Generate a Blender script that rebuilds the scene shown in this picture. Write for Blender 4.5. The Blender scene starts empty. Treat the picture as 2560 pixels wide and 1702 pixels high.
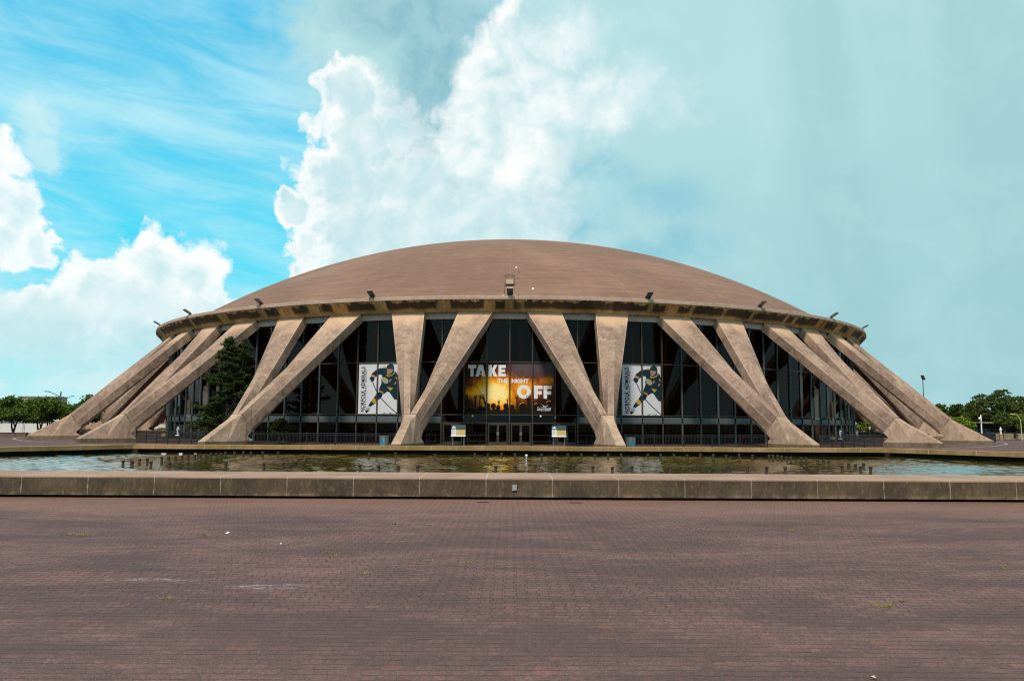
import bpy, bmesh, math, random
import numpy as np
from mathutils import Matrix, Vector

random.seed(7)
RNG = np.random.default_rng(11)
R = math.radians
SC = bpy.context.scene
COL = SC.collection

# ------------------------------------------------------------------ node helpers
class NT:
    def __init__(s, tree):
        s.t = tree
    def node(s, typ, ins=None, **props):
        n = s.t.nodes.new(typ)
        for k, v in props.items():
            setattr(n, k, v)
        for k, v in (ins or {}).items():
            s.put(n.inputs[k], v)
        return n
    def put(s, sock, v):
        if isinstance(v, bpy.types.NodeSocket):
            s.t.links.new(v, sock)
        elif v is not None:
            if isinstance(v, (tuple, list)) and len(v) == 3 and sock.type == 'RGBA':
                v = (*v, 1.0)
            sock.default_value = v
    def m(s, op, a, b=None, c=None, clamp=False):
        n = s.t.nodes.new('ShaderNodeMath'); n.operation = op; n.use_clamp = clamp
        s.put(n.inputs[0], a); s.put(n.inputs[1], b); s.put(n.inputs[2], c)
        return n.outputs[0]
    def v(s, op, a, b=None, c=None, scale=None):
        n = s.t.nodes.new('ShaderNodeVectorMath'); n.operation = op
        s.put(n.inputs[0], a); s.put(n.inputs[1], b); s.put(n.inputs[2], c)
        if scale is not None:
            s.put(n.inputs['Scale'], scale)
        return n.outputs['Value'] if op in ('LENGTH', 'DOT_PRODUCT', 'DISTANCE') else n.outputs[0]
    def noise(s, vec, scale, detail=4.0, rough=0.55, dist=0.0, out=0):
        n = s.node('ShaderNodeTexNoise', {'Vector': vec, 'Scale': scale, 'Detail': detail, 'Roughness': rough, 'Distortion': dist})
        return n.outputs[out]
    def ss(s, x, lo, hi):
        n = s.node('ShaderNodeMapRange', {'Value': x, 'From Min': lo, 'From Max': hi, 'To Min': 0.0, 'To Max': 1.0}, interpolation_type='SMOOTHSTEP')
        return n.outputs[0]
    def lin(s, x, lo, hi, a, b):
        n = s.node('ShaderNodeMapRange', {'Value': x, 'From Min': lo, 'From Max': hi, 'To Min': a, 'To Max': b})
        return n.outputs[0]
    def mix(s, f, a, b, bt='MIX'):
        n = s.t.nodes.new('ShaderNodeMix'); n.data_type = 'RGBA'; n.blend_type = bt
        s.put(n.inputs[0], f); s.put(n.inputs[6], a); s.put(n.inputs[7], b)
        return n.outputs[2]
    def scale_vec(s, vec, sc):
        return s.v('MULTIPLY', vec, sc)
    def comb(s, x, y, z):
        n = s.node('ShaderNodeCombineXYZ', {0: x, 1: y, 2: z}); return n.outputs[0]
    def sep(s, v):
        n = s.node('ShaderNodeSeparateXYZ', {0: v}); return n.outputs
    def bump(s, h, strength=0.4, dist=0.02):
        return s.node('ShaderNodeBump', {'Height': h, 'Strength': strength, 'Distance': dist}).outputs[0]

def new_mat(name):
    m = bpy.data.materials.new(name); m.use_nodes = True
    b = m.node_tree.nodes['Principled BSDF']
    return m, NT(m.node_tree), b

def simple(name, col, rough=0.6, metal=0.0, var=0.12, nscale=3.0, bump=0.0):
    """Plain painted / metal / stone surface with a little procedural unevenness."""
    m, k, b = new_mat(name)
    tc = k.node('ShaderNodeTexCoord').outputs['Object']
    n = k.noise(tc, nscale, 5)
    c = k.mix(n, tuple(x * (1 - var) for x in col), tuple(min(1, x * (1 + var)) for x in col))
    k.put(b.inputs['Base Color'], c)
    k.put(b.inputs['Roughness'], rough); k.put(b.inputs['Metallic'], metal)
    if bump:
        k.put(b.inputs['Normal'], k.bump(k.noise(tc, nscale * 6, 4), bump, 0.02))
    return m

def concrete(name, light, dark, attr=False, stain=0.5, bands=0.0):
    m, k, b = new_mat(name)
    tc = k.node('ShaderNodeTexCoord').outputs['Object']
    rnd = k.node('ShaderNodeObjectInfo').outputs['Random']
    p = k.v('ADD', tc, k.comb(k.m('MULTIPLY', rnd, 91.0), k.m('MULTIPLY', rnd, 37.0), k.m('MULTIPLY', rnd, 13.0)))
    big = k.noise(p, 0.30, 5, 0.6, 0.6)
    swirl = k.noise(p, 0.85, 7, 0.62, 2.6)
    fine = k.noise(p, 14.0, 5, 0.65)
    grit = k.noise(p, 60.0, 2, 0.6)
    f = k.m('ADD', k.m('MULTIPLY', big, 0.5), k.m('MULTIPLY', swirl, 0.5))
    f = k.ss(f, 0.36, 0.66)
    c = k.mix(f, dark, light)
    vein = k.ss(k.noise(p, 0.9, 7, 0.7, 3.0), 0.56, 0.66)
    c = k.mix(k.m('MULTIPLY', vein, 0.42), c, tuple(x * 1.40 for x in light))
    c = k.mix(k.m('MULTIPLY', k.ss(fine, 0.48, 0.72), 0.16), c, tuple(x * 1.22 for x in light))
    c = k.mix(k.m('MULTIPLY', k.ss(grit, 0.5, 0.8), 0.25), c, tuple(x * 0.55 for x in dark))
    # rain streaks: soft dark runs stretched along height
    ps = k.v('MULTIPLY', p, (2.3, 2.3, 0.22))
    st = k.ss(k.noise(ps, 1.0, 5, 0.6, 0.3), 0.54, 0.74)
    c = k.mix(k.m('MULTIPLY', st, stain), c, tuple(x * 0.42 for x in dark))
    if attr:
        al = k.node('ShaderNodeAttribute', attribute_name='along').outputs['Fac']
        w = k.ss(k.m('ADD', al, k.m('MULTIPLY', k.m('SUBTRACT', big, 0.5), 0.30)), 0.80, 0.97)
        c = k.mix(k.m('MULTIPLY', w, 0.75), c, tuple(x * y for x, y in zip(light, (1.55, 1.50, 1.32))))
        for pj in (0.34, 0.67):
            ln = k.ss(k.m('ABSOLUTE', k.m('SUBTRACT', al, pj)), 0.0035, 0.0010)
            c = k.mix(k.m('MULTIPLY', ln, k.lin(fine, 0.35, 0.6, 0.1, 0.65)), c, tuple(x * 0.45 for x in dark))
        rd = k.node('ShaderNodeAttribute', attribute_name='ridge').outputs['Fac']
        c = k.mix(k.m('MULTIPLY', k.ss(k.m('ADD', rd, k.m('MULTIPLY', k.m('SUBTRACT', fine, 0.5), 0.7)), 0.30, 0.95), 0.55), c, (0.60, 0.46, 0.35))  # paler colour along the arm ridges
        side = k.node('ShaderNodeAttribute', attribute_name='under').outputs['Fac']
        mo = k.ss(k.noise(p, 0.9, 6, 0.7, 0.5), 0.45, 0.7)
        c = k.mix(k.m('MULTIPLY', k.m('MULTIPLY', side, mo), 0.7), c, (0.085, 0.062, 0.034))  # mottled shade of arm sides and undersides put into the colour
    k.put(b.inputs['Base Color'], c); k.put(b.inputs['Roughness'], 0.86)
    k.put(b.inputs['Specular IOR Level'], 0.25)
    h = k.m('ADD', k.m('MULTIPLY', fine, 0.6), k.m('MULTIPLY', grit, 0.4))
    k.put(b.inputs['Normal'], k.bump(h, 0.35, 0.03))
    return m

# ------------------------------------------------------------------ object helpers
def tag(o, label=None, cat=None, group=None, kind=None):
    if label: o['label'] = label
    if cat: o['category'] = cat
    if group: o['group'] = group
    if kind: o['kind'] = kind
    return o

def empty(name, loc=(0, 0, 0), rz=0.0, label=None, cat=None, group=None):
    o = bpy.data.objects.new(name, None); COL.objects.link(o)
    o.location = loc; o.rotation_euler = (0, 0, rz)
    o.empty_display_size = 0.2
    return tag(o, label, cat, group)

def mesh_obj(name, verts, faces, mats, parent=None, smooth=False, fmat=None, loc=None):
    me = bpy.data.meshes.new(name)
    me.from_pydata([tuple(map(float, v)) for v in verts], [], faces)
    for m in (mats if isinstance(mats, (list, tuple)) else [mats]):
        me.materials.append(m)
    if fmat is not None:
        me.polygons.foreach_set('material_index', fmat)
    if smooth:
        me.polygons.foreach_set('use_smooth', [True] * len(me.polygons))
    me.update()
    o = bpy.data.objects.new(name, me); COL.objects.link(o)
    if parent: o.parent = parent
    if loc: o.location = loc
    return o

class MB:
    """Collects boxes, tubes and polygons; build() links them as one mesh object."""
    def __init__(s):
        s.v = []; s.f = []; s.m = []
    def add(s, verts, faces, mi=0):
        n = len(s.v)
        s.v += [tuple(v) for v in verts]
        s.f += [tuple(i + n for i in f) for f in faces]
        s.m += [mi] * len(faces)
        return s
    def box(s, c, d, mi=0, rz=0.0, rx=0.0):
        x, y, z = (q / 2 for q in d)
        vs = [Vector((a * x, b * y, e * z)) for a in (-1, 1) for b in (-1, 1) for e in (-1, 1)]
        M = Matrix.Translation(c) @ Matrix.Rotation(rz, 4, 'Z') @ Matrix.Rotation(rx, 4, 'X')
        vs = [M @ v for v in vs]
        return s.add(vs, [(0, 1, 3, 2), (4, 6, 7, 5), (0, 4, 5, 1), (2, 3, 7, 6), (0, 2, 6, 4), (1, 5, 7, 3)], mi)
    def bevel_box(s, c, d, bv, mi=0, rz=0.0):
        bm = bmesh.new(); bmesh.ops.create_cube(bm, size=1.0)
        for v in bm.verts: v.co = Vector((v.co.x * d[0], v.co.y * d[1], v.co.z * d[2]))
        bmesh.ops.bevel(bm, geom=bm.edges[:], offset=bv, segments=2, affect='EDGES', profile=0.5)
        M = Matrix.Translation(c) @ Matrix.Rotation(rz, 4, 'Z')
        bm.verts.index_update()
        s.add([M @ v.co for v in bm.verts], [[v.index for v in f.verts] for f in bm.faces], mi)
        bm.free(); return s
    def tube(s, pts, rad, seg=8, mi=0, cap=True):
        pts = [Vector(p) for p in pts]
        if not isinstance(rad, (list, tuple)): rad = [rad] * len(pts)
        vs = []; fs = []
        up = None
        for i, p in enumerate(pts):
            t = (pts[min(i + 1, len(pts) - 1)] - pts[max(i - 1, 0)]).normalized()
            if up is None:
                up = Vector((1, 0, 0)) if abs(t.x) < 0.8 else Vector((0, 1, 0))
            a = t.cross(up).normalized(); b = t.cross(a).normalized(); up = -b if False else up
            for j in range(seg):
                w = 2 * math.pi * j / seg
                vs.append(p + (a * math.cos(w) + b * math.sin(w)) * rad[i])
        for i in range(len(pts) - 1):
            for j in range(seg):
                j2 = (j + 1) % seg
                fs.append((i * seg + j, i * seg + j2, (i + 1) * seg + j2, (i + 1) * seg + j))
        if cap:
            fs.append(tuple(range(seg))[::-1]); fs.append(tuple((len(pts) - 1) * seg + j for j in range(seg)))
        return s.add(vs, fs, mi)
    def lathe(s, prof, c=(0, 0, 0), seg=16, mi=0):
        vs = []; fs = []
        for (r, z) in prof:
            for j in range(seg):
                w = 2 * math.pi * j / seg
                vs.append((c[0] + r * math.cos(w), c[1] + r * math.sin(w), c[2] + z))
        for i in range(len(prof) - 1):
            for j in range(seg):
                j2 = (j + 1) % seg
                fs.append((i * seg + j, i * seg + j2, (i + 1) * seg + j2, (i + 1) * seg + j))
        fs.append(tuple(range(seg))[::-1]); fs.append(tuple((len(prof) - 1) * seg + j for j in range(seg)))
        return s.add(vs, fs, mi)
    def build(s, name, mats, parent=None, smooth=False, loc=None):
        o = mesh_obj(name, s.v, s.f, mats, parent, smooth, s.m, loc)
        bm = bmesh.new(); bm.from_mesh(o.data); bmesh.ops.recalc_face_normals(bm, faces=bm.faces[:]); bm.to_mesh(o.data); bm.free()
        return o

def copy_tree(o, parent=None):
    c = o.copy(); COL.objects.link(c); c.parent = parent
    for ch in list(o.children): copy_tree(ch, c)
    return c

def pol(th, r, z):                       # a point at angle th (degrees, 0 = towards the camera) on the arena's circle
    return (r * math.sin(R(th)), -r * math.cos(R(th)), z)

def revolve(prof, th0, th1, n, name, mat, parent, smooth=False):
    """Sweep an (r, z) profile round the arena axis."""
    full = abs(th1 - th0) > 359.9
    vs = []; fs = []
    k = len(prof); cols = n if full else n + 1
    for i in range(cols):
        th = th0 + (th1 - th0) * i / n
        vs += [pol(th, r, z) for r, z in prof]
    for i in range(n):
        i2 = (i + 1) % cols
        for j in range(k - 1):
            fs.append((i * k + j, i2 * k + j, i2 * k + j + 1, i * k + j + 1))
    return mesh_obj(name, vs, fs, mat, parent, smooth)

# ------------------------------------------------------------------ materials
M = {}
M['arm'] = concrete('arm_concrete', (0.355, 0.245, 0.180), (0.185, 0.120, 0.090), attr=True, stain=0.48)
M['foot'] = concrete('foot_concrete', (0.425, 0.300, 0.215), (0.245, 0.165, 0.118), stain=0.35)
M['beam'] = concrete('beam_concrete', (0.42, 0.36, 0.31), (0.34, 0.285, 0.245), stain=0.15)
M['lip'] = concrete('lip_concrete', (0.44, 0.335, 0.265), (0.34, 0.25, 0.195), stain=0.2)
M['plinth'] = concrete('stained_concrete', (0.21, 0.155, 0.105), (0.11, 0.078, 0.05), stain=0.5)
M['cap'] = concrete('coping_concrete', (0.43, 0.32, 0.24), (0.33, 0.235, 0.17), stain=0.1)
M['planter'] = concrete('planter_concrete', (0.34, 0.27, 0.18), (0.22, 0.17, 0.105), stain=0.4)
M['black'] = simple('black_metal', (0.012, 0.013, 0.015), 0.45)
M['dark'] = simple('gap_and_shade_black', (0.012, 0.010, 0.008), 0.9)
M['bronze'] = simple('bronze_metal', (0.056, 0.044, 0.036), 0.5, 0.2)
M['teal'] = simple('teal_metal_and_sky_tint', (0.085, 0.115, 0.118), 0.5, 0.25, 0.3, 2.0)  # panel colour; on side mullions a painted teal reflection
M['steel'] = simple('grey_steel', (0.22, 0.23, 0.24), 0.4, 0.6)
M['lampgrey'] = simple('lamp_grey', (0.16, 0.17, 0.18), 0.45, 0.4)
M['lens'] = simple('lamp_lens', (0.10, 0.095, 0.08), 0.25)
M['white'] = simple('white_paint', (0.78, 0.79, 0.78), 0.5)
M['offwhite'] = simple('off_white', (0.62, 0.60, 0.58), 0.7)
M['pipe'] = simple('rusty_pipe', (0.055, 0.030, 0.018), 0.8, 0.0, 0.5, 9.0, 0.4)
M['cream'] = simple('cream_panel', (0.46, 0.33, 0.24), 0.7)
M['tan'] = simple('tan_board', (0.44, 0.32, 0.13), 0.6)
M['signgreen'] = simple('sign_dark_green', (0.015, 0.035, 0.034), 0.4)
M['bark'] = simple('bark', (0.055, 0.042, 0.032), 0.95, 0.0, 0.4, 6.0, 0.6)
M['palebark'] = simple('pale_bark', (0.16, 0.13, 0.10), 0.95, 0.0, 0.4, 6.0, 0.6)
M['hatch'] = simple('roof_hatch_paint', (0.47, 0.33, 0.235), 0.8)
M['brick'] = simple('red_brick', (0.26, 0.085, 0.055), 0.85, 0, 0.3, 4.0)
M['innerwood'] = simple('inner_wood', (0.115, 0.062, 0.036), 0.6, 0, 0.5, 0.8)
M['amber'] = simple('amber_column', (0.36, 0.19, 0.05), 0.6)
M['innerfloor'] = simple('inner_floor', (0.12, 0.085, 0.065), 0.35)
M['cyan'] = simple('cyan_plastic', (0.05, 0.30, 0.42), 0.4)
M['carblue'] = simple('blue_car_paint', (0.05, 0.28, 0.55), 0.2)
M['carred'] = simple('red_car_paint', (0.22, 0.035, 0.03), 0.2)
M['carglass'] = simple('car_glass', (0.02, 0.025, 0.03), 0.08)
M['mesh'] = simple('green_windscreen', (0.012, 0.045, 0.050), 0.8)

def make_fascia():
    m, k, b = new_mat('fascia_stained')
    x, y, z = k.sep(k.node('ShaderNodeTexCoord').outputs['Object'])
    th = k.m('MULTIPLY', k.m('ARCTAN2', x, k.m('MULTIPLY', y, -1.0)), 48.5)      # metres along the ring
    v = k.lin(z, 11.94, 12.95, 0.0, 1.0)
    base = k.mix(k.ss(k.noise(k.comb(th, z, 0.0), 0.45, 5, 0.6), 0.35, 0.7), (0.36, 0.215, 0.070), (0.60, 0.395, 0.165))
    base = k.mix(k.m('MULTIPLY', k.ss(k.noise(k.comb(k.m('MULTIPLY', th, 1.0), k.m('MULTIPLY', z, 0.25), 3.0), 2.6, 4, 0.6), 0.5, 0.75), 0.55), base, (0.12, 0.078, 0.028))
    # black biofilm: blocks along the ring with a ragged upper edge and a softer lower one
    block = k.ss(k.noise(k.comb(th, 7.0, 0.0), 0.30, 2.5, 0.6), 0.425, 0.465)
    rag = k.noise(k.comb(th, 1.0, 0.0), 1.3, 3, 0.65)
    top = k.m('ADD', 0.40, k.m('MULTIPLY', rag, 1.0))
    up = k.ss(k.m('SUBTRACT', top, v), 0.0, 0.05)
    low = k.m('MULTIPLY', k.noise(k.comb(th, 5.0, 0.0), 0.9, 3, 0.6), 0.36)
    dn = k.ss(k.m('SUBTRACT', v, low), -0.10, 0.22)
    patch = k.noise(k.comb(th, k.m('MULTIPLY', z, 0.4), 9.0), 3.2, 3, 0.6)
    mask = k.m('MULTIPLY', k.m('MULTIPLY', block, up), k.m('MULTIPLY', dn, k.ss(patch, 0.20, 0.36)))
    c = k.mix(k.m('MULTIPLY', mask, 0.93), base, (0.022, 0.016, 0.008))
    stk = k.m('MULTIPLY', k.ss(k.noise(k.comb(th, k.m('MULTIPLY', z, 0.15), 21.0), 5.5, 4, 0.7), 0.50, 0.66), k.ss(k.m('ADD', v, k.m('MULTIPLY', patch, 0.8)), 0.55, 1.2))
    c = k.mix(k.m('MULTIPLY', k.m('MULTIPLY', stk, k.ss(k.noise(k.comb(th, 2.0, 0.0), 0.13, 2), 0.36, 0.55)), 0.85), c, (0.030, 0.021, 0.010))
    edge = k.ss(k.m('ABSOLUTE', k.m('SUBTRACT', v, 1.0)), 0.07, 0.0)
    c = k.mix(k.m('MULTIPLY', edge, 0.6), c, (0.10, 0.07, 0.035))
    jt = k.m('FRACT', k.m('DIVIDE', th, 3.14))
    jm = k.ss(k.m('ABSOLUTE', k.m('SUBTRACT', jt, 0.5)), 0.012, 0.004)
    c = k.mix(k.m('MULTIPLY', jm, 0.45), c, (0.09, 0.06, 0.03))
    k.put(b.inputs['Base Color'], c); k.put(b.inputs['Roughness'], 0.9)
    k.put(b.inputs['Normal'], k.bump(k.noise(k.comb(th, z, 0.0), 18.0, 4), 0.3, 0.02))
    return m
M['fascia'] = make_fascia()

def make_dome():
    m, k, b = new_mat('dome_membrane')
    x, y, z = k.sep(k.node('ShaderNodeTexCoord').outputs['Object'])
    th = k.m('ARCTAN2', x, k.m('MULTIPLY', y, -1.0))
    rr = k.m('SQRT', k.m('ADD', k.m('MULTIPLY', x, x), k.m('MULTIPLY', y, y)))
    arc = k.m('MULTIPLY', th, rr)
    p = k.comb(x, y, k.m('MULTIPLY', z, 2.0))
    big = k.noise(p, 0.07, 5, 0.6, 0.6)
    c = k.mix(k.ss(big, 0.34, 0.66), (0.160, 0.082, 0.053), (0.225, 0.122, 0.081))
    # thin courses that run round the dome, broken along their length
    cour = k.noise(k.comb(k.m('MULTIPLY', th, 6.0), k.m('MULTIPLY', rr, 1.7), 0.0), 1.0, 6, 0.7)
    c = k.mix(k.m('MULTIPLY', k.ss(cour, 0.42, 0.62), 0.55), c, (0.132, 0.066, 0.043))
    cour2 = k.noise(k.comb(k.m('MULTIPLY', th, 30.0), k.m('MULTIPLY', rr, 5.0), 4.0), 1.0, 4, 0.6)
    c = k.mix(k.m('MULTIPLY', k.ss(cour2, 0.52, 0.68), 0.42), c, (0.270, 0.156, 0.108))
    lines = k.m('ABSOLUTE', k.m('SUBTRACT', k.m('FRACT', k.m('DIVIDE', rr, 0.95)), 0.5))
    c = k.mix(k.m('MULTIPLY', k.ss(lines, 0.42, 0.5), 0.38), c, (0.13, 0.078, 0.058))
    seam = k.m('ABSOLUTE', k.m('SUBTRACT', k.m('FRACT', k.m('MULTIPLY', th, 24 / math.pi / 2)), 0.5))
    c = k.mix(k.m('MULTIPLY', k.ss(seam, 0.493, 0.499), 0.13), c, (0.36, 0.26, 0.2))
    dk = k.ss(k.noise(k.comb(k.m('MULTIPLY', th, 4.0), k.m('MULTIPLY', rr, 0.45), 8.0), 1.0, 6, 0.72), 0.56, 0.72)
    c = k.mix(k.m('MULTIPLY', dk, 0.50), c, (0.095, 0.055, 0.040))
    sp = k.ss(k.noise(p, 1.6, 4, 0.75), 0.66, 0.72)
    c = k.mix(k.m('MULTIPLY', sp, 0.35), c, (0.10, 0.062, 0.05))
    k.put(b.inputs['Base Color'], c); k.put(b.inputs['Roughness'], 0.88)
    h = k.m('ADD', k.m('MULTIPLY', cour2, 0.5), k.m('MULTIPLY', k.ss(lines, 0.4, 0.5), -0.4))
    k.put(b.inputs['Normal'], k.bump(h, 0.25, 0.06))
    return m
M['dome'] = make_dome()

def make_pavers():
    m, k, b = new_mat('paver_blocks')
    pos = k.node('ShaderNodeNewGeometry').outputs['Position']
    warp = k.v('SCALE', k.v('SUBTRACT', k.noise(pos, 0.35, 2, 0.5, 0, 1), (0.5, 0.5, 0.5)), scale=0.10)
    x, y, z = k.sep(k.v('ADD', pos, warp))
    W, H = 0.268, 0.130
    yr = k.m('DIVIDE', y, H); row = k.m('FLOOR', yr); fy = k.m('FRACT', yr)
    par = k.m('MULTIPLY', k.m('FRACT', k.m('MULTIPLY', row, 0.5)), 1.0)
    ux = k.m('ADD', k.m('DIVIDE', x, W), par)
    fx = k.m('FRACT', ux); cell = k.m('FLOOR', ux)
    ty = k.m('ABSOLUTE', k.m('SUBTRACT', k.m('MULTIPLY', fy, 2.0), 1.0))
    hw = k.m('SUBTRACT', 0.315, k.m('MULTIPLY', k.m('POWER', ty, 3.0), 0.075))
    ax = k.m('ABSOLUTE', k.m('SUBTRACT', fx, 0.5))
    wide = k.m('LESS_THAN', ax, hw)
    cid = k.m('ADD', k.m('MULTIPLY', wide, cell), k.m('MULTIPLY', k.m('SUBTRACT', 1.0, wide), k.m('ADD', k.m('FLOOR', k.m('ADD', ux, 0.5)), 0.37)))
    wn = k.node('ShaderNodeTexWhiteNoise', {'Vector': k.comb(cid, row, 0.0)}, noise_dimensions='3D')
    rv = wn.outputs['Value']
    dx = k.m('MULTIPLY', k.m('ABSOLUTE', k.m('SUBTRACT', ax, hw)), W)
    dy = k.m('MULTIPLY', k.m('MINIMUM', fy, k.m('SUBTRACT', 1.0, fy)), H)
    jx = k.ss(dx, 0.0055, 0.0020); nar = k.m('ADD', k.m('MULTIPLY', wide, -0.72), 1.0)
    jy = k.m('MULTIPLY', k.m('MULTIPLY', k.ss(dy, 0.0130, 0.0040), nar), k.ss(k.m('ADD', rv, k.m('MULTIPLY', k.noise(pos, 3.0, 3), 0.8)), 0.30, 1.0))  # row joints darker at narrow blocks: edge shadow put into the colour
    c = k.mix(rv, (0.104, 0.048, 0.045), (0.176, 0.083, 0.077))
    c = k.mix(k.m('MULTIPLY', k.m('GREATER_THAN', wn.outputs['Color'], 0.62), 0.25), c, (0.110, 0.068, 0.062))
    md = k.noise(pos, 2.2, 5, 0.7)
    c = k.mix(k.m('MULTIPLY', k.ss(md, 0.52, 0.36), 0.45), c, (0.060, 0.038, 0.037))
    c = k.mix(k.m('MULTIPLY', k.ss(md, 0.54, 0.70), 0.30), c, (0.225, 0.140, 0.122))
    sp = k.noise(pos, 24.0, 4, 0.75)
    c = k.mix(k.m('MULTIPLY', k.ss(sp, 0.52, 0.42), 0.50), c, (0.045, 0.025, 0.022))
    c = k.mix(k.m('MULTIPLY', k.ss(sp, 0.53, 0.63), 0.38), c, (0.24, 0.138, 0.112))
    redd = k.m('GREATER_THAN', k.m('FRACT', k.m('MULTIPLY', rv, 37.7)), 0.978)
    c = k.mix(k.m('MULTIPLY', redd, 0.45), c, (0.24, 0.085, 0.055))
    grain = k.noise(pos, 75.0, 4, 0.8)
    c = k.mix(k.m('MULTIPLY', k.ss(grain, 0.52, 0.62), 0.50), c, (0.26, 0.165, 0.14))
    c = k.mix(k.m('MULTIPLY', k.ss(grain, 0.49, 0.40), 0.60), c, (0.040, 0.023, 0.021))
    big = k.noise(k.v('MULTIPLY', pos, (0.30, 0.85, 1.0)), 1.0, 5, 0.62, 0.4)
    c = k.mix(k.m('MULTIPLY', k.ss(big, 0.57, 0.38), 0.62), c, (0.058, 0.034, 0.033))
    c = k.mix(k.m('MULTIPLY', k.ss(big, 0.54, 0.70), 0.35), c, (0.215, 0.112, 0.094))
    # sunlit red of the strip by the pool wall, put into the colour
    red = k.ss(k.m('ADD', y, k.m('MULTIPLY', k.noise(pos, 0.5, 4), 3.2)), -101.2, -98.2)
    front = k.m('MULTIPLY', red, k.m('LESS_THAN', y, -90.0))
    c = k.mix(k.m('MULTIPLY', front, 0.50), c, (0.225, 0.112, 0.080))
    # two smears of white bloom
    def smear(cx, cy, rx, ry):
        d = k.v('LENGTH', k.v('MULTIPLY', k.v('SUBTRACT', pos, (cx, cy, 0)), (1 / rx, 1 / ry, 0)))
        return k.m('MULTIPLY', k.ss(d, 1.0, 0.2), k.ss(k.noise(k.v('MULTIPLY', pos, (1.0, 2.5, 1.0)), 5.5, 6, 0.75), 0.44, 0.66))
    sm = k.m('MAXIMUM', smear(-4.45, -108.53, 0.85, 0.13), smear(-2.88, -108.90, 0.66, 0.24))
    c = k.mix(k.m('MULTIPLY', sm, 0.75), c, (0.42, 0.38, 0.38))
    c = k.mix(k.m('MULTIPLY', jx, k.lin(k.ss(y, -107.0, -112.0), 0.0, 1.0, 0.45, 0.8)), c, k.mix(k.ss(k.m('ADD', y, k.m('MULTIPLY', md, 4.0)), -107.0, -109.5), (0.030, 0.018, 0.016), (0.165, 0.125, 0.115)))
    fgd = k.m('MULTIPLY', k.ss(k.noise(k.v('MULTIPLY', pos, (0.5, 0.9, 1.0)), 1.0, 4, 0.6), 0.44, 0.60), 0.30)
    c = k.mix(k.m('MULTIPLY', fgd, k.ss(y, -106.0, -111.0)), c, (0.055, 0.034, 0.032))
    c = k.mix(k.m('MULTIPLY', jy, k.lin(k.ss(y, -106.0, -112.0), 0.0, 1.0, 0.90, 0.62)), c, (0.020, 0.012, 0.011))
    k.put(b.inputs['Base Color'], c); k.put(b.inputs['Roughness'], 0.82)
    k.put(b.inputs['Specular IOR Level'], 0.3)
    h = k.m('SUBTRACT', k.m('ADD', k.m('MULTIPLY', grain, 0.25), k.m('MULTIPLY', rv, 0.25)), k.m('MAXIMUM', jx, jy))
    k.put(b.inputs['Normal'], k.bump(h, 0.9, 0.012))
    return m
M['pavers'] = make_pavers()

def make_poolwall():
    m, k, b = new_mat('pool_wall_stained')
    pos = k.node('ShaderNodeNewGeometry').outputs['Position']
    x, y, z = k.sep(pos)
    n1 = k.noise(pos, 1.3, 6, 0.7, 0.5); n2 = k.noise(k.v('MULTIPLY', pos, (1, 1, 0.4)), 16.0, 4, 0.7)
    n3 = k.noise(pos, 75.0, 3, 0.7)
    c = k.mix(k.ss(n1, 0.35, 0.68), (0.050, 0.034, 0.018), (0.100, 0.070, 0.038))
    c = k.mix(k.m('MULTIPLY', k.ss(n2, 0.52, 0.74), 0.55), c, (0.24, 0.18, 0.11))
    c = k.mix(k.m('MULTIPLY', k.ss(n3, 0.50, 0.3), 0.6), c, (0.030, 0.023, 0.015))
    vs_ = k.ss(k.noise(k.v('MULTIPLY', pos, (1.0, 1.0, 0.10)), 7.0, 5, 0.7), 0.50, 0.68)
    c = k.mix(k.m('MULTIPLY', vs_, 0.40), c, (0.035, 0.024, 0.013))
    scr = k.ss(k.noise(k.v('MULTIPLY', pos, (1.0, 1.0, 5.0)), 4.0, 6, 0.8, 2.5), 0.68, 0.73)
    c = k.mix(k.m('MULTIPLY', scr, 0.55), c, (0.40, 0.36, 0.29))
    bot = k.m('MULTIPLY', k.ss(z, 0.20, 0.07), k.ss(n1, 0.46, 0.66))
    c = k.mix(k.m('MULTIPLY', bot, 0.55), c, (0.32, 0.22, 0.13))
    j = k.m('ABSOLUTE', k.m('SUBTRACT', k.m('FRACT', k.m('DIVIDE', k.m('ADD', x, 0.6255), 1.702)), 0.5))
    jm = k.ss(j, 0.4935, 0.4968)
    c = k.mix(k.m('MULTIPLY', jm, k.lin(n2, 0.35, 0.65, 0.15, 1.0)), c, (0.38, 0.33, 0.28))
    k.put(b.inputs['Base Color'], c); k.put(b.inputs['Roughness'], 0.9)
    k.put(b.inputs['Normal'], k.bump(n3, 0.4, 0.012))
    return m
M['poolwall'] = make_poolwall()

def make_poolcap():
    m, k, b = new_mat('pool_coping')
    pos = k.node('ShaderNodeNewGeometry').outputs['Position']
    x, y, z = k.sep(pos)
    n1 = k.noise(pos, 0.6, 5, 0.6); n3 = k.noise(pos, 60.0, 3, 0.7)
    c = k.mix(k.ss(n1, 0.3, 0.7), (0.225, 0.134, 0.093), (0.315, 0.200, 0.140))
    c = k.mix(k.m('MULTIPLY', k.ss(n3, 0.5, 0.3), 0.35), c, (0.2, 0.14, 0.1))
    j = k.m('ABSOLUTE', k.m('SUBTRACT', k.m('FRACT', k.m('DIVIDE', k.m('ADD', x, 0.6255), 1.702)), 0.5))
    c = k.mix(k.m('MULTIPLY', k.ss(j, 0.4935, 0.4968), 0.70), c, (0.52, 0.43, 0.36))
    k.put(b.inputs['Base Color'], c); k.put(b.inputs['Roughness'], 0.85)
    return m
M['poolcap'] = make_poolcap()

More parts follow.
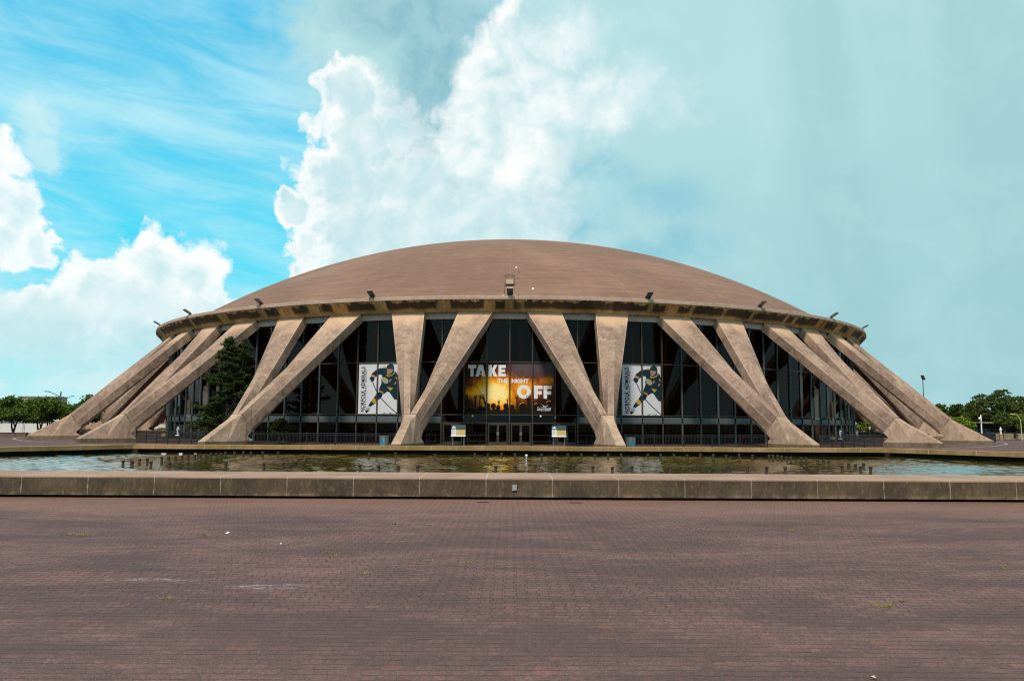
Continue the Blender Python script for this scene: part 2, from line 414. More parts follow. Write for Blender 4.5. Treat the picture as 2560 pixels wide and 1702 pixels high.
def make_rim():
    m, k, b = new_mat('rim_algae')
    pos = k.node('ShaderNodeNewGeometry').outputs['Position']
    x, y, z = k.sep(pos)
    n1 = k.noise(pos, 0.7, 6, 0.65); n2 = k.noise(k.v('MULTIPLY', pos, (1, 1, .3)), 5.0, 4, 0.65)
    c = k.mix(k.ss(n1, 0.36, 0.66), (0.215, 0.136, 0.038), (0.33, 0.200, 0.090))
    c = k.mix(k.m('MULTIPLY', k.ss(n2, 0.5, 0.75), 0.5), c, (0.12, 0.09, 0.03))
    j = k.m('ABSOLUTE', k.m('SUBTRACT', k.m('FRACT', k.m('DIVIDE', k.m('ADD', x, 0.2), 1.52)), 0.5))
    c = k.mix(k.m('MULTIPLY', k.ss(j, 0.489, 0.4945), 0.6), c, (0.46, 0.38, 0.29))
    k.put(b.inputs['Base Color'], c); k.put(b.inputs['Roughness'], 0.9)
    return m
M['rim'] = make_rim()

def make_water():
    m, k, b = new_mat('pool_water')
    pos = k.node('ShaderNodeNewGeometry').outputs['Position']
    n0 = k.noise(pos, 0.22, 3, 0.5)
    h = k.noise(pos, 9.0, 3, 0.55, 0.4)
    c = k.mix(k.ss(n0, 0.3, 0.7), (0.046, 0.038, 0.004), (0.024, 0.024, 0.005))
    k.put(b.inputs['Base Color'], c); k.put(b.inputs['Roughness'], 0.02)
    k.put(b.inputs['IOR'], 1.333)
    k.put(b.inputs['Normal'], k.bump(h, 0.25, 0.006))
    return m
M['water'] = make_water()

def make_glass():
    m, k, b = new_mat('tinted_glass')
    t = m.node_tree; t.nodes.remove(b)
    fr = k.node('ShaderNodeFresnel', {'IOR': 1.45}).outputs[0]
    tr = k.node('ShaderNodeBsdfTransparent', {'Color': (0.40, 0.30, 0.24, 1)}).outputs[0]
    gl = k.node('ShaderNodeBsdfGlossy', {'Color': (0.44, 0.42, 0.40, 1), 'Roughness': 0.012}).outputs[0]
    mx = k.node('ShaderNodeMixShader', {0: fr, 1: tr, 2: gl}).outputs[0]
    t.links.new(mx, t.nodes['Material Output'].inputs[0])
    return m
M['glass'] = make_glass()

def make_leaf(name, a, bcol, c2):
    m, k, b = new_mat(name)
    g = k.node('ShaderNodeNewGeometry')
    n = k.noise(g.outputs['Position'], 0.9, 3, 0.6)
    c = k.mix(k.ss(n, 0.36, 0.64), a, bcol)
    c = k.mix(k.m('MULTIPLY', g.outputs['Random Per Island'], 0.5), c, c2)
    k.put(b.inputs['Base Color'], c); k.put(b.inputs['Roughness'], 0.55)
    k.put(b.inputs['Specular IOR Level'], 0.25)
    tl = k.node('ShaderNodeBsdfTranslucent', {'Color': k.mix(0.5, c, (0.20, 0.28, 0.03))}).outputs[0]
    mx = k.node('ShaderNodeMixShader', {0: 0.25, 1: b.outputs[0], 2: tl}).outputs[0]
    m.node_tree.links.new(mx, m.node_tree.nodes['Material Output'].inputs[0])
    return m
M['leaf'] = make_leaf('leaf_mid_green', (0.021, 0.046, 0.005), (0.064, 0.118, 0.009), (0.11, 0.165, 0.012))
M['leaf_dark'] = make_leaf('leaf_dark_green', (0.020, 0.034, 0.008), (0.058, 0.086, 0.013), (0.10, 0.13, 0.017))
M['leaf_lime'] = make_leaf('leaf_lime', (0.08, 0.135, 0.008), (0.155, 0.21, 0.012), (0.20, 0.24, 0.02))
M['needle'] = make_leaf('pine_needles', (0.011, 0.021, 0.006), (0.027, 0.046, 0.009), (0.048, 0.076, 0.015))
M['weed'] = make_leaf('weed_blades', (0.15, 0.14, 0.025), (0.25, 0.22, 0.045), (0.34, 0.27, 0.09))
M['hedge'] = make_leaf('hedge_leaf', (0.02, 0.045, 0.012), (0.05, 0.085, 0.016), (0.08, 0.11, 0.02))

def make_ground():
    m, k, b = new_mat('far_ground')
    pos = k.node('ShaderNodeNewGeometry').outputs['Position']
    n = k.noise(pos, 0.03, 6, 0.6)
    c = k.mix(k.ss(n, 0.4, 0.6), (0.055, 0.052, 0.050), (0.05, 0.065, 0.028))
    k.put(b.inputs['Base Color'], c); k.put(b.inputs['Roughness'], 0.9)
    return m
M['ground'] = make_ground()
M['band'] = simple('pale_paving_band', (0.24, 0.20, 0.20), 0.85, 0, 0.6, 1.5)

def flat(name, col, rough=0.5):
    m, k, b = new_mat(name)
    pos = k.node('ShaderNodeTexCoord').outputs['Object']
    k.put(b.inputs['Base Color'], k.mix(k.noise(pos, 2.0, 3), tuple(q * 0.93 for q in col), col))
    k.put(b.inputs['Roughness'], rough); k.put(b.inputs['Specular IOR Level'], 0.12); return m
F = {}
F['white'] = flat('print_white', (0.60, 0.62, 0.66)); F['navy'] = flat('print_navy', (0.010, 0.030, 0.045))
F['ink'] = flat('print_ink', (0.008, 0.010, 0.028)); F['yellow'] = flat('print_yellow', (0.46, 0.29, 0.015))
F['orange'] = flat('print_orange', (0.50, 0.24, 0.05)); F['skin'] = flat('print_skin', (0.31, 0.20, 0.18))
F['grey'] = flat('print_grey', (0.30, 0.33, 0.32)); F['helmet'] = flat('print_helmet', (0.018, 0.040, 0.040))
F['lettering'] = flat('print_letters', (0.76, 0.77, 0.80)); F['crowd'] = flat('print_crowd', (0.012, 0.008, 0.004))
F['brown'] = flat('print_brown', (0.060, 0.022, 0.008)); F['rim'] = flat('print_rimlight', (0.55, 0.32, 0.06))
F['teal'] = flat('print_teal', (0.05, 0.12, 0.12)); F['paper'] = flat('print_paper', (0.55, 0.60, 0.62))

def make_concert():
    m, k, b = new_mat('print_concert')
    uv = k.node('ShaderNodeUVMap').outputs[0]
    x, y, z = k.sep(uv)                                              # x 0..4 panes, y 0..1
    w = k.v('SCALE', k.v('SUBTRACT', k.noise(uv, 1.4, 5, 0.6, 0.4, 1), (0.5, 0.5, 0.5)), scale=0.55)
    p = k.v('ADD', k.v('MULTIPLY', uv, (1.0, 2.33, 1.0)), w)
    def g(cx, cy, rx, ry):
        return k.ss(k.v('LENGTH', k.v('MULTIPLY', k.v('SUBTRACT', p, (cx, cy * 2.33, 0)), (1 / rx, 1 / ry, 0))), 1.0, 0.0)
    glow = k.m('MAXIMUM', k.m('MULTIPLY', g(1.35, 0.42, 1.7, 1.3), 1.12), k.m('MULTIPLY', g(0.5, 0.42, 0.9, 0.55), 0.8))
    glow = k.m('MAXIMUM', glow, k.m('MULTIPLY', g(2.6, 0.5, 1.5, 0.9), 0.66))
    glow = k.m('MAXIMUM', glow, k.m('MULTIPLY', g(3.7, 0.66, 1.0, 0.5), 0.55))
    glow = k.m('ADD', glow, k.m('MULTIPLY', k.m('SUBTRACT', k.noise(uv, 3.2, 6, 0.7, 0.8), 0.5), 0.80))
    rp = k.node('ShaderNodeValToRGB', {'Fac': glow})
    e = rp.color_ramp.elements
    e[0].position = 0.0; e[0].color = (0.035, 0.010, 0.006, 1)
    e[1].position = 1.0; e[1].color = (1.0, 0.80, 0.32, 1)
    for ps, cc in ((0.25, (0.17, 0.040, 0.006, 1)), (0.5, (0.62, 0.19, 0.004, 1)), (0.75, (1.0, 0.48, 0.02, 1))):
        q = e.new(ps); q.color = cc
    top = k.m('MULTIPLY', k.ss(y, 0.62, 0.88), k.ss(x, 1.7, 2.4))
    c = k.mix(k.m('MULTIPLY', top, 0.8), rp.outputs[0], (0.105, 0.085, 0.095))
    k.put(b.inputs['Base Color'], c); k.put(b.inputs['Roughness'], 0.45); k.put(b.inputs['Specular IOR Level'], 0.12)
    return m
F['concert'] = make_concert()

# ------------------------------------------------------------------ world: Nishita sky plus clouds laid out by compass bearing and height
SUN_DIR = Vector((-0.16, -0.50, 0.86)).normalized()
SUN_EL = math.asin(SUN_DIR.z); SUN_AZ = math.atan2(SUN_DIR.x, SUN_DIR.y)

def build_world():
    w = bpy.data.worlds.new('World'); SC.world = w; w.use_nodes = True
    t = w.node_tree; k = NT(t)
    bg = t.nodes['Background']
    sky = k.node('ShaderNodeTexSky', sky_type='NISHITA', sun_disc=False, sun_elevation=SUN_EL, sun_rotation=SUN_AZ, altitude=0.0, air_density=1.0, dust_density=0.6, ozone_density=2.5)
    d = k.v('NORMALIZE', k.node('ShaderNodeTexCoord').outputs['Generated'])
    x, y, z = k.sep(d)
    az = k.m('MULTIPLY', k.m('ARCTAN2', x, y), 57.2958)
    el = k.m('MULTIPLY', k.m('ARCSINE', z), 57.2958)
    P = k.comb(az, el, 0.0)
    S = 10.0                                                          # clouds are given in display units; background strength is 0.1
    blue = k.mix(1.0, sky.outputs[0], (0.40, 1.95, 1.75), 'MULTIPLY')
    # warped coordinates give the clouds their ragged outlines
    wv = k.v('SUBTRACT', k.noise(P, 0.17, 7, 0.62, 0.3, 1), (0.5, 0.5, 0.5))
    Pw = k.v('ADD', P, k.v('MULTIPLY', wv, (3.4, 3.4, 0.0)))
    wv2 = k.v('SUBTRACT', k.noise(P, 0.12, 5, 0.55, 0.0, 1), (0.5, 0.5, 0.5))
    Ps = k.v('ADD', P, k.v('MULTIPLY', wv2, (9.0, 6.0, 0.0)))
    def vor(vec, sc, det=3.0):
        n = k.node('ShaderNodeTexVoronoi', {'Vector': vec, 'Scale': sc, 'Detail': det, 'Roughness': 0.55, 'Lacunarity': 2.1, 'Smoothness': 0.35}, voronoi_dimensions='2D', feature='SMOOTH_F1', normalize=False)
        return n.outputs['Distance']
    def blobs(vec, lst):
        out = None
        for cx, cy, rx, ry in lst:
            q = k.v('LENGTH', k.v('MULTIPLY_ADD', vec, (1 / rx, 1 / ry, 0), (-cx / rx, -cy / ry, 0)))
            out = q if out is None else k.node('ShaderNodeMath', {0: out, 1: q, 2: 0.18}, operation='SMOOTH_MIN').outputs[0]
        return k.m('SUBTRACT', 1.0, out)
    bill = vor(Pw, 0.42)
    billo = vor(k.v('ADD', Pw, (-0.45, 0.60, 0.0)), 0.42)
    r1 = k.noise(Pw, 0.26, 6, 0.55, 0.2); r2 = k.noise(k.v('ADD', Pw, (-0.9, 1.2, 0.0)), 0.26, 6, 0.55, 0.2)
    relief = k.m('ADD', k.m('MULTIPLY', k.m('SUBTRACT', r2, r1), -1.6), k.m('MULTIPLY', k.m('SUBTRACT', billo, bill), -0.08))   # bright on the side that faces the light
    puff = k.m('MULTIPLY', k.m('SUBTRACT', 0.60, bill), 0.50)
    soft = k.noise(P, 0.20, 7, 0.6, 0.5)
    soft2 = k.noise(k.v('ADD', P, (40.0, 7.0, 0.0)), 0.10, 5, 0.55)
    mott = k.noise(Pw, 0.42, 6, 0.6, 0.6)

    # clear blue: the Nishita sky evened out towards a hazy cyan near the horizon
    haze = k.mix(k.ss(el, 7.0, 30.0), (0.065 * S, 0.73 * S, 0.95 * S), (0.095 * S, 0.58 * S, 0.88 * S))
    haze = k.mix(k.ss(el, 13.0, 2.0), haze, (0.38 * S, 0.80 * S, 0.87 * S))
    blue = k.mix(0.86, blue, haze)
    # thin cirrus over the blue on the left
    ci = k.noise(k.comb(k.m('ADD', k.m('MULTIPLY', az, 0.060), k.m('MULTIPLY', el, 0.03)), k.m('MULTIPLY', k.m('ADD', el, k.m('MULTIPLY', az, 0.06)), 0.20), 1.7), 1.0, 6, 0.58, 0.6)
    cf = k.noise(k.comb(k.m('MULTIPLY', az, 0.13), k.m('MULTIPLY', k.m('ADD', el, k.m('MULTIPLY', az, 0.10)), 0.62), 5.0), 1.0, 7, 0.62, 0.8)
    band = k.m('MULTIPLY', k.ss(el, 24.5, 21.5), k.ss(el, 16.0, 19.5))
    cv = k.m('ADD', k.m('ADD', k.m('MULTIPLY', ci, 0.60), k.m('MULTIPLY', cf, 0.40)), k.m('MULTIPLY', band, 0.085))
    low = k.ss(el, 9.0, 1.0)
    cir = k.m('MAXIMUM', k.m('MULTIPLY', k.ss(cv, 0.34, 0.82), 0.80), k.m('MULTIPLY', low, k.lin(soft, 0.3, 0.65, 0.25, 0.75)))
    c = k.mix(cir, blue, (0.62 * S, 0.92 * S, 0.97 * S))

    # grey veil of rain cloud to the right (and over the rest of the sky, unseen, with breaks)
    grey = k.mix(k.ss(el, 6.0, 26.0), (0.375 * S, 0.650 * S, 0.69 * S), (0.475 * S, 0.745 * S, 0.77 * S))
    mid = k.m('MULTIPLY', k.ss(az, 12.0, -2.0), k.ss(k.m('ADD', el, k.m('MULTIPLY', k.m('SUBTRACT', soft, 0.5), 8.0)), 17.0, 9.0))
    grey = k.mix(k.m('MULTIPLY', mid, 0.95), grey, (0.60 * S, 0.83 * S, 0.86 * S))
    shaft = k.noise(k.comb(k.m('ADD', k.m('MULTIPLY', az, 0.13), k.m('MULTIPLY', el, 0.02)), k.m('MULTIPLY', el, 0.015), 2.0), 1.0, 3, 0.45)
    grey = k.mix(k.m('MULTIPLY', k.ss(shaft, 0.36, 0.66), k.m('MULTIPLY', k.ss(az, 8.0, 22.0), 0.6)), grey, (0.335 * S, 0.59 * S, 0.63 * S))
    shade = k.ss(blobs(Ps, [(10.1, 16.3, 5.6, 1.9), (6.0, 18.2, 4.6, 1.6), (4.5, 15.0, 4.5, 1.6), (13.0, 13.0, 4.6, 1.8), (8.0, 11.5, 5.0, 1.6)]), -0.25, 0.70)
    grey = k.mix(k.m('MULTIPLY', shade, 0.75), grey, (0.27 * S, 0.59 * S, 0.70 * S))
    grey = k.mix(k.m('MULTIPLY', k.ss(soft, 0.44, 0.66), k.lin(az, 0.0, 16.0, 0.55, 0.18)), grey, (0.58 * S, 0.83 * S, 0.85 * S))
    edge = k.m('ADD', az, k.m('MULTIPLY', k.m('SUBTRACT', mott, 0.5), 7.0))
    veil = k.m('MAXIMUM', k.m('MULTIPLY', k.ss(edge, -19.5, -13.5), k.ss(el, 20.0, 25.0)), k.ss(edge, -13.5, -11.5))
    behind = k.m('MULTIPLY', k.ss(k.m('ABSOLUTE', az), 44.0, 60.0), k.ss(soft, 0.36, 0.52))
    over = k.m('MULTIPLY', k.ss(el, 33.0, 44.0), k.ss(soft, 0.36, 0.55))
    veil = k.m('MAXIMUM', veil, k.m('MAXIMUM', behind, over))
    c = k.mix(k.m('MULTIPLY', veil, 0.97), c, grey)

    # the bluish gap between the two bright towers
    gap = k.ss(blobs(Pw, [(-6.1, 24.6, 2.9, 4.6), (-7.0, 28.0, 6.5, 2.0), (-6.7, 20.6, 2.0, 2.8), (-5.4, 17.6, 1.7, 1.4)]), -0.45, 0.55)
    gapc = k.mix(k.ss(mott, 0.35, 0.65), (0.23 * S, 0.50 * S, 0.60 * S), (0.34 * S, 0.60 * S, 0.67 * S))
    c = k.mix(k.m('MULTIPLY', gap, 0.9), c, gapc)

    def cumulus(c, dens, lo, hi, bright, amount=1.0, inner=0.75, rel=0.8, dk=0.55, pale=(0.61, 0.815, 0.845)):
        mask = k.node('ShaderNodeMapRange', {'Value': dens, 'From Min': lo, 'From Max': hi, 'To Min': 0.0, 'To Max': 1.0}, interpolation_type='SMOOTHSTEP').outputs[0]
        depth = k.ss(dens, 0.10, inner)
        litv = k.m('ADD', k.m('SUBTRACT', bright, 0.05), k.m('MULTIPLY', relief, rel))
        litv = k.m('ADD', litv, k.m('MULTIPLY', k.m('SUBTRACT', mott, 0.5), 0.7))
        litv = k.m('SUBTRACT', litv, k.m('MULTIPLY', k.ss(el, 9.5, 5.0), k.m('MULTIPLY', k.ss(az, -10.0, -19.0), k.lin(soft, 0.35, 0.65, 0.3, 1.0))))
        litv = k.m('SUBTRACT', litv, k.m('MULTIPLY', depth, dk), clamp=True)
        cc = k.mix(litv, tuple(q * S for q in pale), (1.02 * S, 1.03 * S, 1.02 * S))
        return k.mix(k.m('MULTIPLY', mask, amount), c, cc)

    # tall column, crisp on its left side, pale inside and melting away to the right
    d1 = k.m('ADD', blobs(Pw, [(-11.5, 23.0, 3.6, 2.9), (-10.8, 20.4, 5.0, 3.8), (-11.5, 17.1, 5.4, 4.0), (-11.5, 13.6, 5.6, 4.2), (-10.5, 10.0, 6.2, 4.2), (-8.5, 5.0, 8.0, 6.0), (-6.4, 13.6, 6.6, 5.6), (-16.3, 16.0, 0.9, 1.0), (-15.8, 14.9, 1.6, 1.6), (-6.5, 17.2, 4.8, 3.6), (-1.5, 9.0, 8.0, 6.0), (-1.0, 15.5, 6.0, 4.2)]), k.m('MULTIPLY', puff, 0.8))
    wide = k.lin(az, -13.5, 0.0, 0.20, 1.4)
    lo1 = k.lin(az, -13.5, 0.0, 0.0, -0.45)
    c = cumulus(c, d1, lo1, k.m('ADD', lo1, wide), 1.02, 0.97, 0.50, 0.95, 0.82, (0.58, 0.80, 0.835))
    # right-hand bright tower, soft towards the right
    Pd = k.v('ADD', P, k.v('MULTIPLY', wv, (6.5, 6.5, 0.0)))
    d2 = k.m('ADD', blobs(Pd, [(-1.0, 24.4, 3.0, 3.8), (-0.3, 27.6, 1.4, 2.4), (6.4, 23.2, 6.6, 2.9), (4.0, 26.6, 3.4, 2.8), (2.4, 22.6, 6.0, 3.8), (-2.9, 20.8, 2.8, 2.8), (0.6, 19.4, 4.4, 3.2)]), k.m('MULTIPLY', puff, 0.7))
    hi2 = k.lin(az, -3.0, 7.0, 0.30, 1.0)
    c = cumulus(c, d2, -0.32, hi2, 0.80, 0.90, 1.2, 1.5, 0.30, (0.52, 0.765, 0.81))
    # heaps low on the left
    d3 = k.m('ADD', blobs(Pd, [(-34.4, 15.4, 2.6, 2.4), (-33.8, 13.6, 2.7, 2.5), (-32.8, 11.9, 2.4, 1.9), (-31.0, 11.2, 1.6, 1.0), (-34.0, 10.6, 3.0, 2.0)]), k.m('MULTIPLY', puff, 0.9))
    c = cumulus(c, d3, -0.06, 0.26, 0.98, 0.96, 0.9, 1.2, 0.55, (0.60, 0.84, 0.88))
    dw = k.m('ADD', blobs(Pd, [(-32.4, 18.8, 1.7, 1.4), (-31.6, 17.0, 1.7, 1.8)]), puff)
    c = k.mix(k.m('MULTIPLY', k.ss(dw, -0.20, 0.7), 0.75), c, (0.62 * S, 0.88 * S, 0.92 * S))
    d4 = k.m('ADD', blobs(Pw, [(-24.7, 10.4, 3.3, 3.0), (-21.9, 9.8, 2.2, 2.8), (-27.6, 8.4, 3.8, 2.8), (-31.1, 6.6, 4.2, 2.4), (-24.5, 7.2, 6.6, 2.8), (-20.4, 7.6, 2.0, 2.0), (-36.0, 7.0, 4.0, 2.0)]), k.m('MULTIPLY', puff, 0.8))
    c = cumulus(c, d4, -0.05, 0.22, 1.02, 0.98, 0.9, 1.3, 0.62, (0.58, 0.82, 0.85))
    # bluish flat base under the heaps
    lowc = k.m('MULTIPLY', k.m('MULTIPLY', k.ss(el, 10.5, 6.0), k.ss(el, -1.0, 2.5)), k.m('MULTIPLY', k.ss(az, -15.0, -23.0), k.ss(k.noise(k.comb(k.m('MULTIPLY', az, 0.5), el, 3.0), 0.42, 6, 0.6, 0.5), 0.40, 0.60)))
    c = k.mix(k.m('MULTIPLY', lowc, 0.75), c, (0.74 * S, 0.90 * S, 0.91 * S))
    base = k.m('MULTIPLY', k.m('MULTIPLY', k.ss(el, 7.2, 5.8), k.ss(el, 1.0, 4.6)), k.m('MULTIPLY', k.ss(az, -17.5, -22.0), k.ss(soft, 0.30, 0.56)))
    c = k.mix(k.m('MULTIPLY', base, 0.55), c, (0.44 * S, 0.76 * S, 0.82 * S))
    t.links.new(c, bg.inputs[0]); bg.inputs[1].default_value = 0.1
    w.cycles.sampling_method = 'MANUAL'; w.cycles.sample_map_resolution = 512
build_world()

sun = bpy.data.lights.new('sun', 'SUN'); sun.energy = 4.4; sun.angle = R(9.0); sun.color = (1.0, 0.86, 0.74)
so = bpy.data.objects.new('sun', sun); COL.objects.link(so)
so.rotation_euler = SUN_DIR.to_track_quat('Z', 'Y').to_euler(); so.location = (0, -60, 120)

# ------------------------------------------------------------------ setting
def sheet(name, x0, x1, y0, y1, z, mat, nx=1, ny=1):
    vs = [(x0 + (x1 - x0) * i / nx, y0 + (y1 - y0) * j / ny, z) for j in range(ny + 1) for i in range(nx + 1)]
    fs = [(j * (nx + 1) + i, j * (nx + 1) + i + 1, (j + 1) * (nx + 1) + i + 1, (j + 1) * (nx + 1) + i) for j in range(ny) for i in range(nx)]
    return mesh_obj(name, vs, fs, mat)
tag(sheet('ground', -3000, 3000, -2500, 3500, -0.03, M['ground']), kind='structure')
tag(sheet('plaza', -150, 150, -170, 130, 0.0, M['pavers']), kind='structure')
bb = MB()
for i in range(144):
    a0, a1 = i * 2.5, i * 2.5 + 2.5
    bb.add([pol(a0, 62.75, .006), pol(a1, 62.75, .006), pol(a1, 62.98, .006), pol(a0, 62.98, .006)], [(0, 1, 2, 3)])
tag(bb.build('paving_band', M['band']), kind='structure')
YF, YB, YR, ZT = -98.08, -95.87, -70.7, 0.546         # pool: front face, back of front coping, far rim edge, top
def make_waves():
    X = np.arange(-29.0, 29.01, 0.075); Y = np.arange(-95.9, -69.2, 0.085)
    gx, gy = np.meshgrid(X, Y); z = np.zeros_like(gx); rg = np.random.default_rng(4)
    gust = 0.0
    for i in range(7):
        a = rg.uniform(0, 6.28); kk = 2 * np.pi / rg.uniform(5, 16); gust = gust + np.sin(kk * (np.cos(a) * gx + np.sin(a) * gy) + rg.uniform(0, 6.28))
    gust = np.clip(0.85 + 0.22 * gust - 0.010 * gx, 0.35, 1.7)
    for i in range(46):
        L = np.exp(rg.uniform(np.log(0.24), np.log(1.5))); kk = 2 * np.pi / L; a = rg.normal(1.9, 0.75)
        sl = 0.0125 * (L / 0.6) ** 0.15
        z += sl / kk * np.sin(kk * (np.cos(a) * gx + np.sin(a) * gy) + rg.uniform(0, 6.28))
    z = 0.035 + z * gust
    ny, nx = gx.shape
    half = 22.75 + (-gy - 69.3) * (17.9 / 26.6) + .15
    keep = np.abs(gx) <= half
    idx = np.arange(nx * ny).reshape(ny, nx)
    q = np.stack([idx[:-1, :-1], idx[:-1, 1:], idx[1:, 1:], idx[1:, :-1]], -1)
    ok = keep[:-1, :-1] & keep[:-1, 1:] & keep[1:, 1:] & keep[1:, :-1]
    q = q[ok]
    used = np.unique(q); remap = np.full(nx * ny, -1); remap[used] = np.arange(len(used)); q = remap[q]
    co = np.stack([gx.ravel(), gy.ravel(), z.ravel()], 1)[used]
    base = len(co)
    ext = np.array([(-40.5, -95.9, .03), (-28.9, -95.9, .03), (-28.9, -78.2, .03), (40.5, -95.9, .03), (28.9, -78.2, .03), (28.9, -95.9, .03)])
    co = np.concatenate([co, ext])
    me = bpy.data.meshes.new('pool_water')
    nq = len(q)
    me.vertices.add(len(co)); me.vertices.foreach_set('co', co.ravel())
    me.loops.add(nq * 4 + 6); me.loops.foreach_set('vertex_index', np.concatenate([q.ravel(), base + np.arange(6)]).astype(np.int32))
    me.polygons.add(nq + 2); me.polygons.foreach_set('loop_start', np.concatenate([np.arange(nq) * 4, [nq * 4, nq * 4 + 3]]).astype(np.int32))
    me.polygons.foreach_set('use_smooth', np.ones(nq + 2, dtype=bool))
    me.materials.append(M['water']); me.update(calc_edges=True); me.validate()
    o = bpy.data.objects.new('pool_water', me); COL.objects.link(o); return o
water = make_waves()
tag(water, kind='structure')

# ------------------------------------------------------------------ reflecting pool basin
pool = empty('reflecting_pool', (0, -97, 0), 0, 'long concrete reflecting pool with stained front wall before the arena', 'pool')
off = (0, 97, 0)
def shift(mb, d=(0, 97, 0)):
    mb.v = [(v[0] + d[0], v[1] + d[1], v[2] + d[2]) for v in mb.v]; return mb
mb = MB(); mb.box((0, (YF + YB) / 2, (0.07 + ZT - 0.012) / 2), (86, YB - YF, ZT - 0.012 - 0.07))
mb.v = [(v[0], v[1], v[2]) for v in mb.v]
fw = shift(mb)
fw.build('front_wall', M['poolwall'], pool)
mb = MB()
# coping with a small chamfer on both top edges
prof = [(YF - 0.004, ZT - 0.045), (YF - 0.004, ZT - 0.012), (YF + 0.012, ZT), (YB - 0.012, ZT), (YB + 0.004, ZT - 0.012), (YB + 0.004, ZT - 0.045)]
vs = [(x, y, z) for x in (-43, 43) for y, z in prof]; n = len(prof)
mb.add(vs, [(i, i + 1, n + i + 1, n + i) for i in range(n - 1)] + [(n - 1, 0, n, 2 * n - 1), tuple(range(n))[::-1], tuple(range(n, 2 * n))])
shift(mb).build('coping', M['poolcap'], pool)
mb = MB(); mb.box((0, (YF + YB) / 2 + .06, 0.034), (85.6, YB - YF - 0.35, 0.068)); shift(mb).build('recessed_base', M['dark'], pool)  # near-black: shade of the gap under the wall put into the colour
def rim_piece(a, b, name):
    a, b = Vector((*a, 0)), Vector((*b, 0)); t = (b - a).normalized(); nrm = Vector((t.y, -t.x, 0))
    if nrm.dot(Vector((0, -85, 0)) - a) > 0: nrm = -nrm            # nrm points away from the water
    W = 0.9
    rim = MB(); inner = MB()
    p = [a, b, b + nrm * W, a + nrm * W]
    rim.add([(q.x, q.y, 0.30) for q in p] + [(q.x, q.y, ZT) for q in p], [(0, 1, 5, 4), (1, 2, 6, 5), (2, 3, 7, 6), (3, 0, 4, 7), (4, 5, 6, 7), (3, 2, 1, 0)])
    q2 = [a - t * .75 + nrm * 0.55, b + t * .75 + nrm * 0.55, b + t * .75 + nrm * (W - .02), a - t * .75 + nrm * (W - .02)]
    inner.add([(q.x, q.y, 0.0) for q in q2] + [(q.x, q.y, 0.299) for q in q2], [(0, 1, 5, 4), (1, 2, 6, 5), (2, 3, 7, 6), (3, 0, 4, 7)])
    o = shift(rim).build(name, M['rim'], pool); shift(inner).build('recessed_wall', M['dark'], pool)  # recessed wall near-black: shade under the rim put into its colour
rim_piece((-22.7, YR), (22.7, YR), 'far_rim')
rim_piece((-22.7, YR + .002), (-40.6, YB), 'side_rim'); rim_piece((22.7, YR + .002), (40.6, YB), 'side_rim')
mb = MB(); mb.bevel_box((0.115, YF - 0.02, 0.305), (0.10, 0.04, 0.135), 0.008); mb.box((0.125, YF - 0.042, 0.325), (0.012, 0.008, 0.03), 1)
mb.box((0.052, YF - 0.012, 0.30), (0.018, 0.024, 0.15), 0)
shift(mb).build('outlet_cover', [simple('outlet_grey', (0.34, 0.36, 0.38), 0.5, 0.3), M['black']], pool)

NOZ = [(-16.93,-83.76),(-16.57,-83.73),(-16.22,-84.39),(-16.90,-82.29),(-16.69,-81.95),(-15.39,-84.44),(-16.60,-80.65),(-16.57,-79.96),(-14.40,-84.88),(-16.40,-79.59),(-16.24,-79.21),(-16.23,-78.47),(-13.76,-84.56),(-16.21,-77.70),(-16.08,-77.30),(-15.97,-76.88),(-15.85,-76.46),(-15.73,-76.02),(-15.77,-75.17),(-15.87,-74.28),(-15.40,-74.15),(-15.03,-73.78),(-11.88,-85.30),(-14.74,-73.40),(-10.35,-85.15),(-14.05,-73.41),(-13.17,-73.48),(-9.56,-85.08),(-8.74,-85.13),(-7.93,-85.06),(-6.08,-86.36),(-5.33,-86.29),(-4.47,-86.80),(-3.68,-86.95),(-7.93,-73.98),(-6.37,-74.46),(-4.17,-74.63),(-2.00,-73.92),(-1.26,-73.83),(-0.50,-74.19),(-0.59,-86.69),(0.25,-74.53),(0.18,-86.62),(1.71,-74.79),(2.47,-74.27),(3.21,-74.18),(3.92,-74.53),(4.67,-74.44),(5.42,-74.35),(6.17,-74.26),(7.63,-74.31),(8.37,-74.22),(9.26,-73.46),(9.94,-73.82),(10.81,-73.27),(11.45,-73.64),(12.21,-73.55),(12.97,-73.46),(13.61,-73.82),(14.44,-74.15),(14.53,-74.56),(14.64,-74.96),(14.66,-75.56),(14.72,-76.14),(14.90,-76.32),(15.09,-77.23),(15.23,-77.58),(15.21,-79.15),(15.31,-79.63),(15.20,-80.59),(13.79,-85.45),(15.26,-82.63),(15.22,-83.45),(14.59,-85.38),(15.58,-83.42),(15.02,-85.34),(0.99,-85.97),(1.79,-85.90),(2.58,-85.95),(3.35,-86.12),(4.04,-86.96),(4.84,-86.78),(6.53,-86.07),(7.31,-86.12),(8.15,-85.93),(8.93,-85.87),(9.57,-86.38),(10.26,-86.66),(10.99,-86.71),(11.96,-86.18)]
proto = None
for i, (x, y) in enumerate(NOZ):
    if proto is None:
        mb = MB(); mb.lathe([(0.060, -0.02), (0.058, 0.13), (0.074, 0.15), (0.078, 0.215), (0.05, 0.225), (0.045, 0.19)], seg=10)
        proto = mb.build('fountain_nozzle', M['pipe'])
        o = proto
    else:
        o = proto.copy(); COL.objects.link(o)
    o.location = (x, y, 0.03); o.rotation_euler = (random.uniform(-.05, .05), random.uniform(-.05, .05), random.uniform(0, 6))
    o.scale = (1, 1, random.uniform(0.92, 1.18))
    tag(o, 'short rusty brown fountain pipe standing in the pool water', 'fountain nozzle', 'fountain pipes standing in the pool')
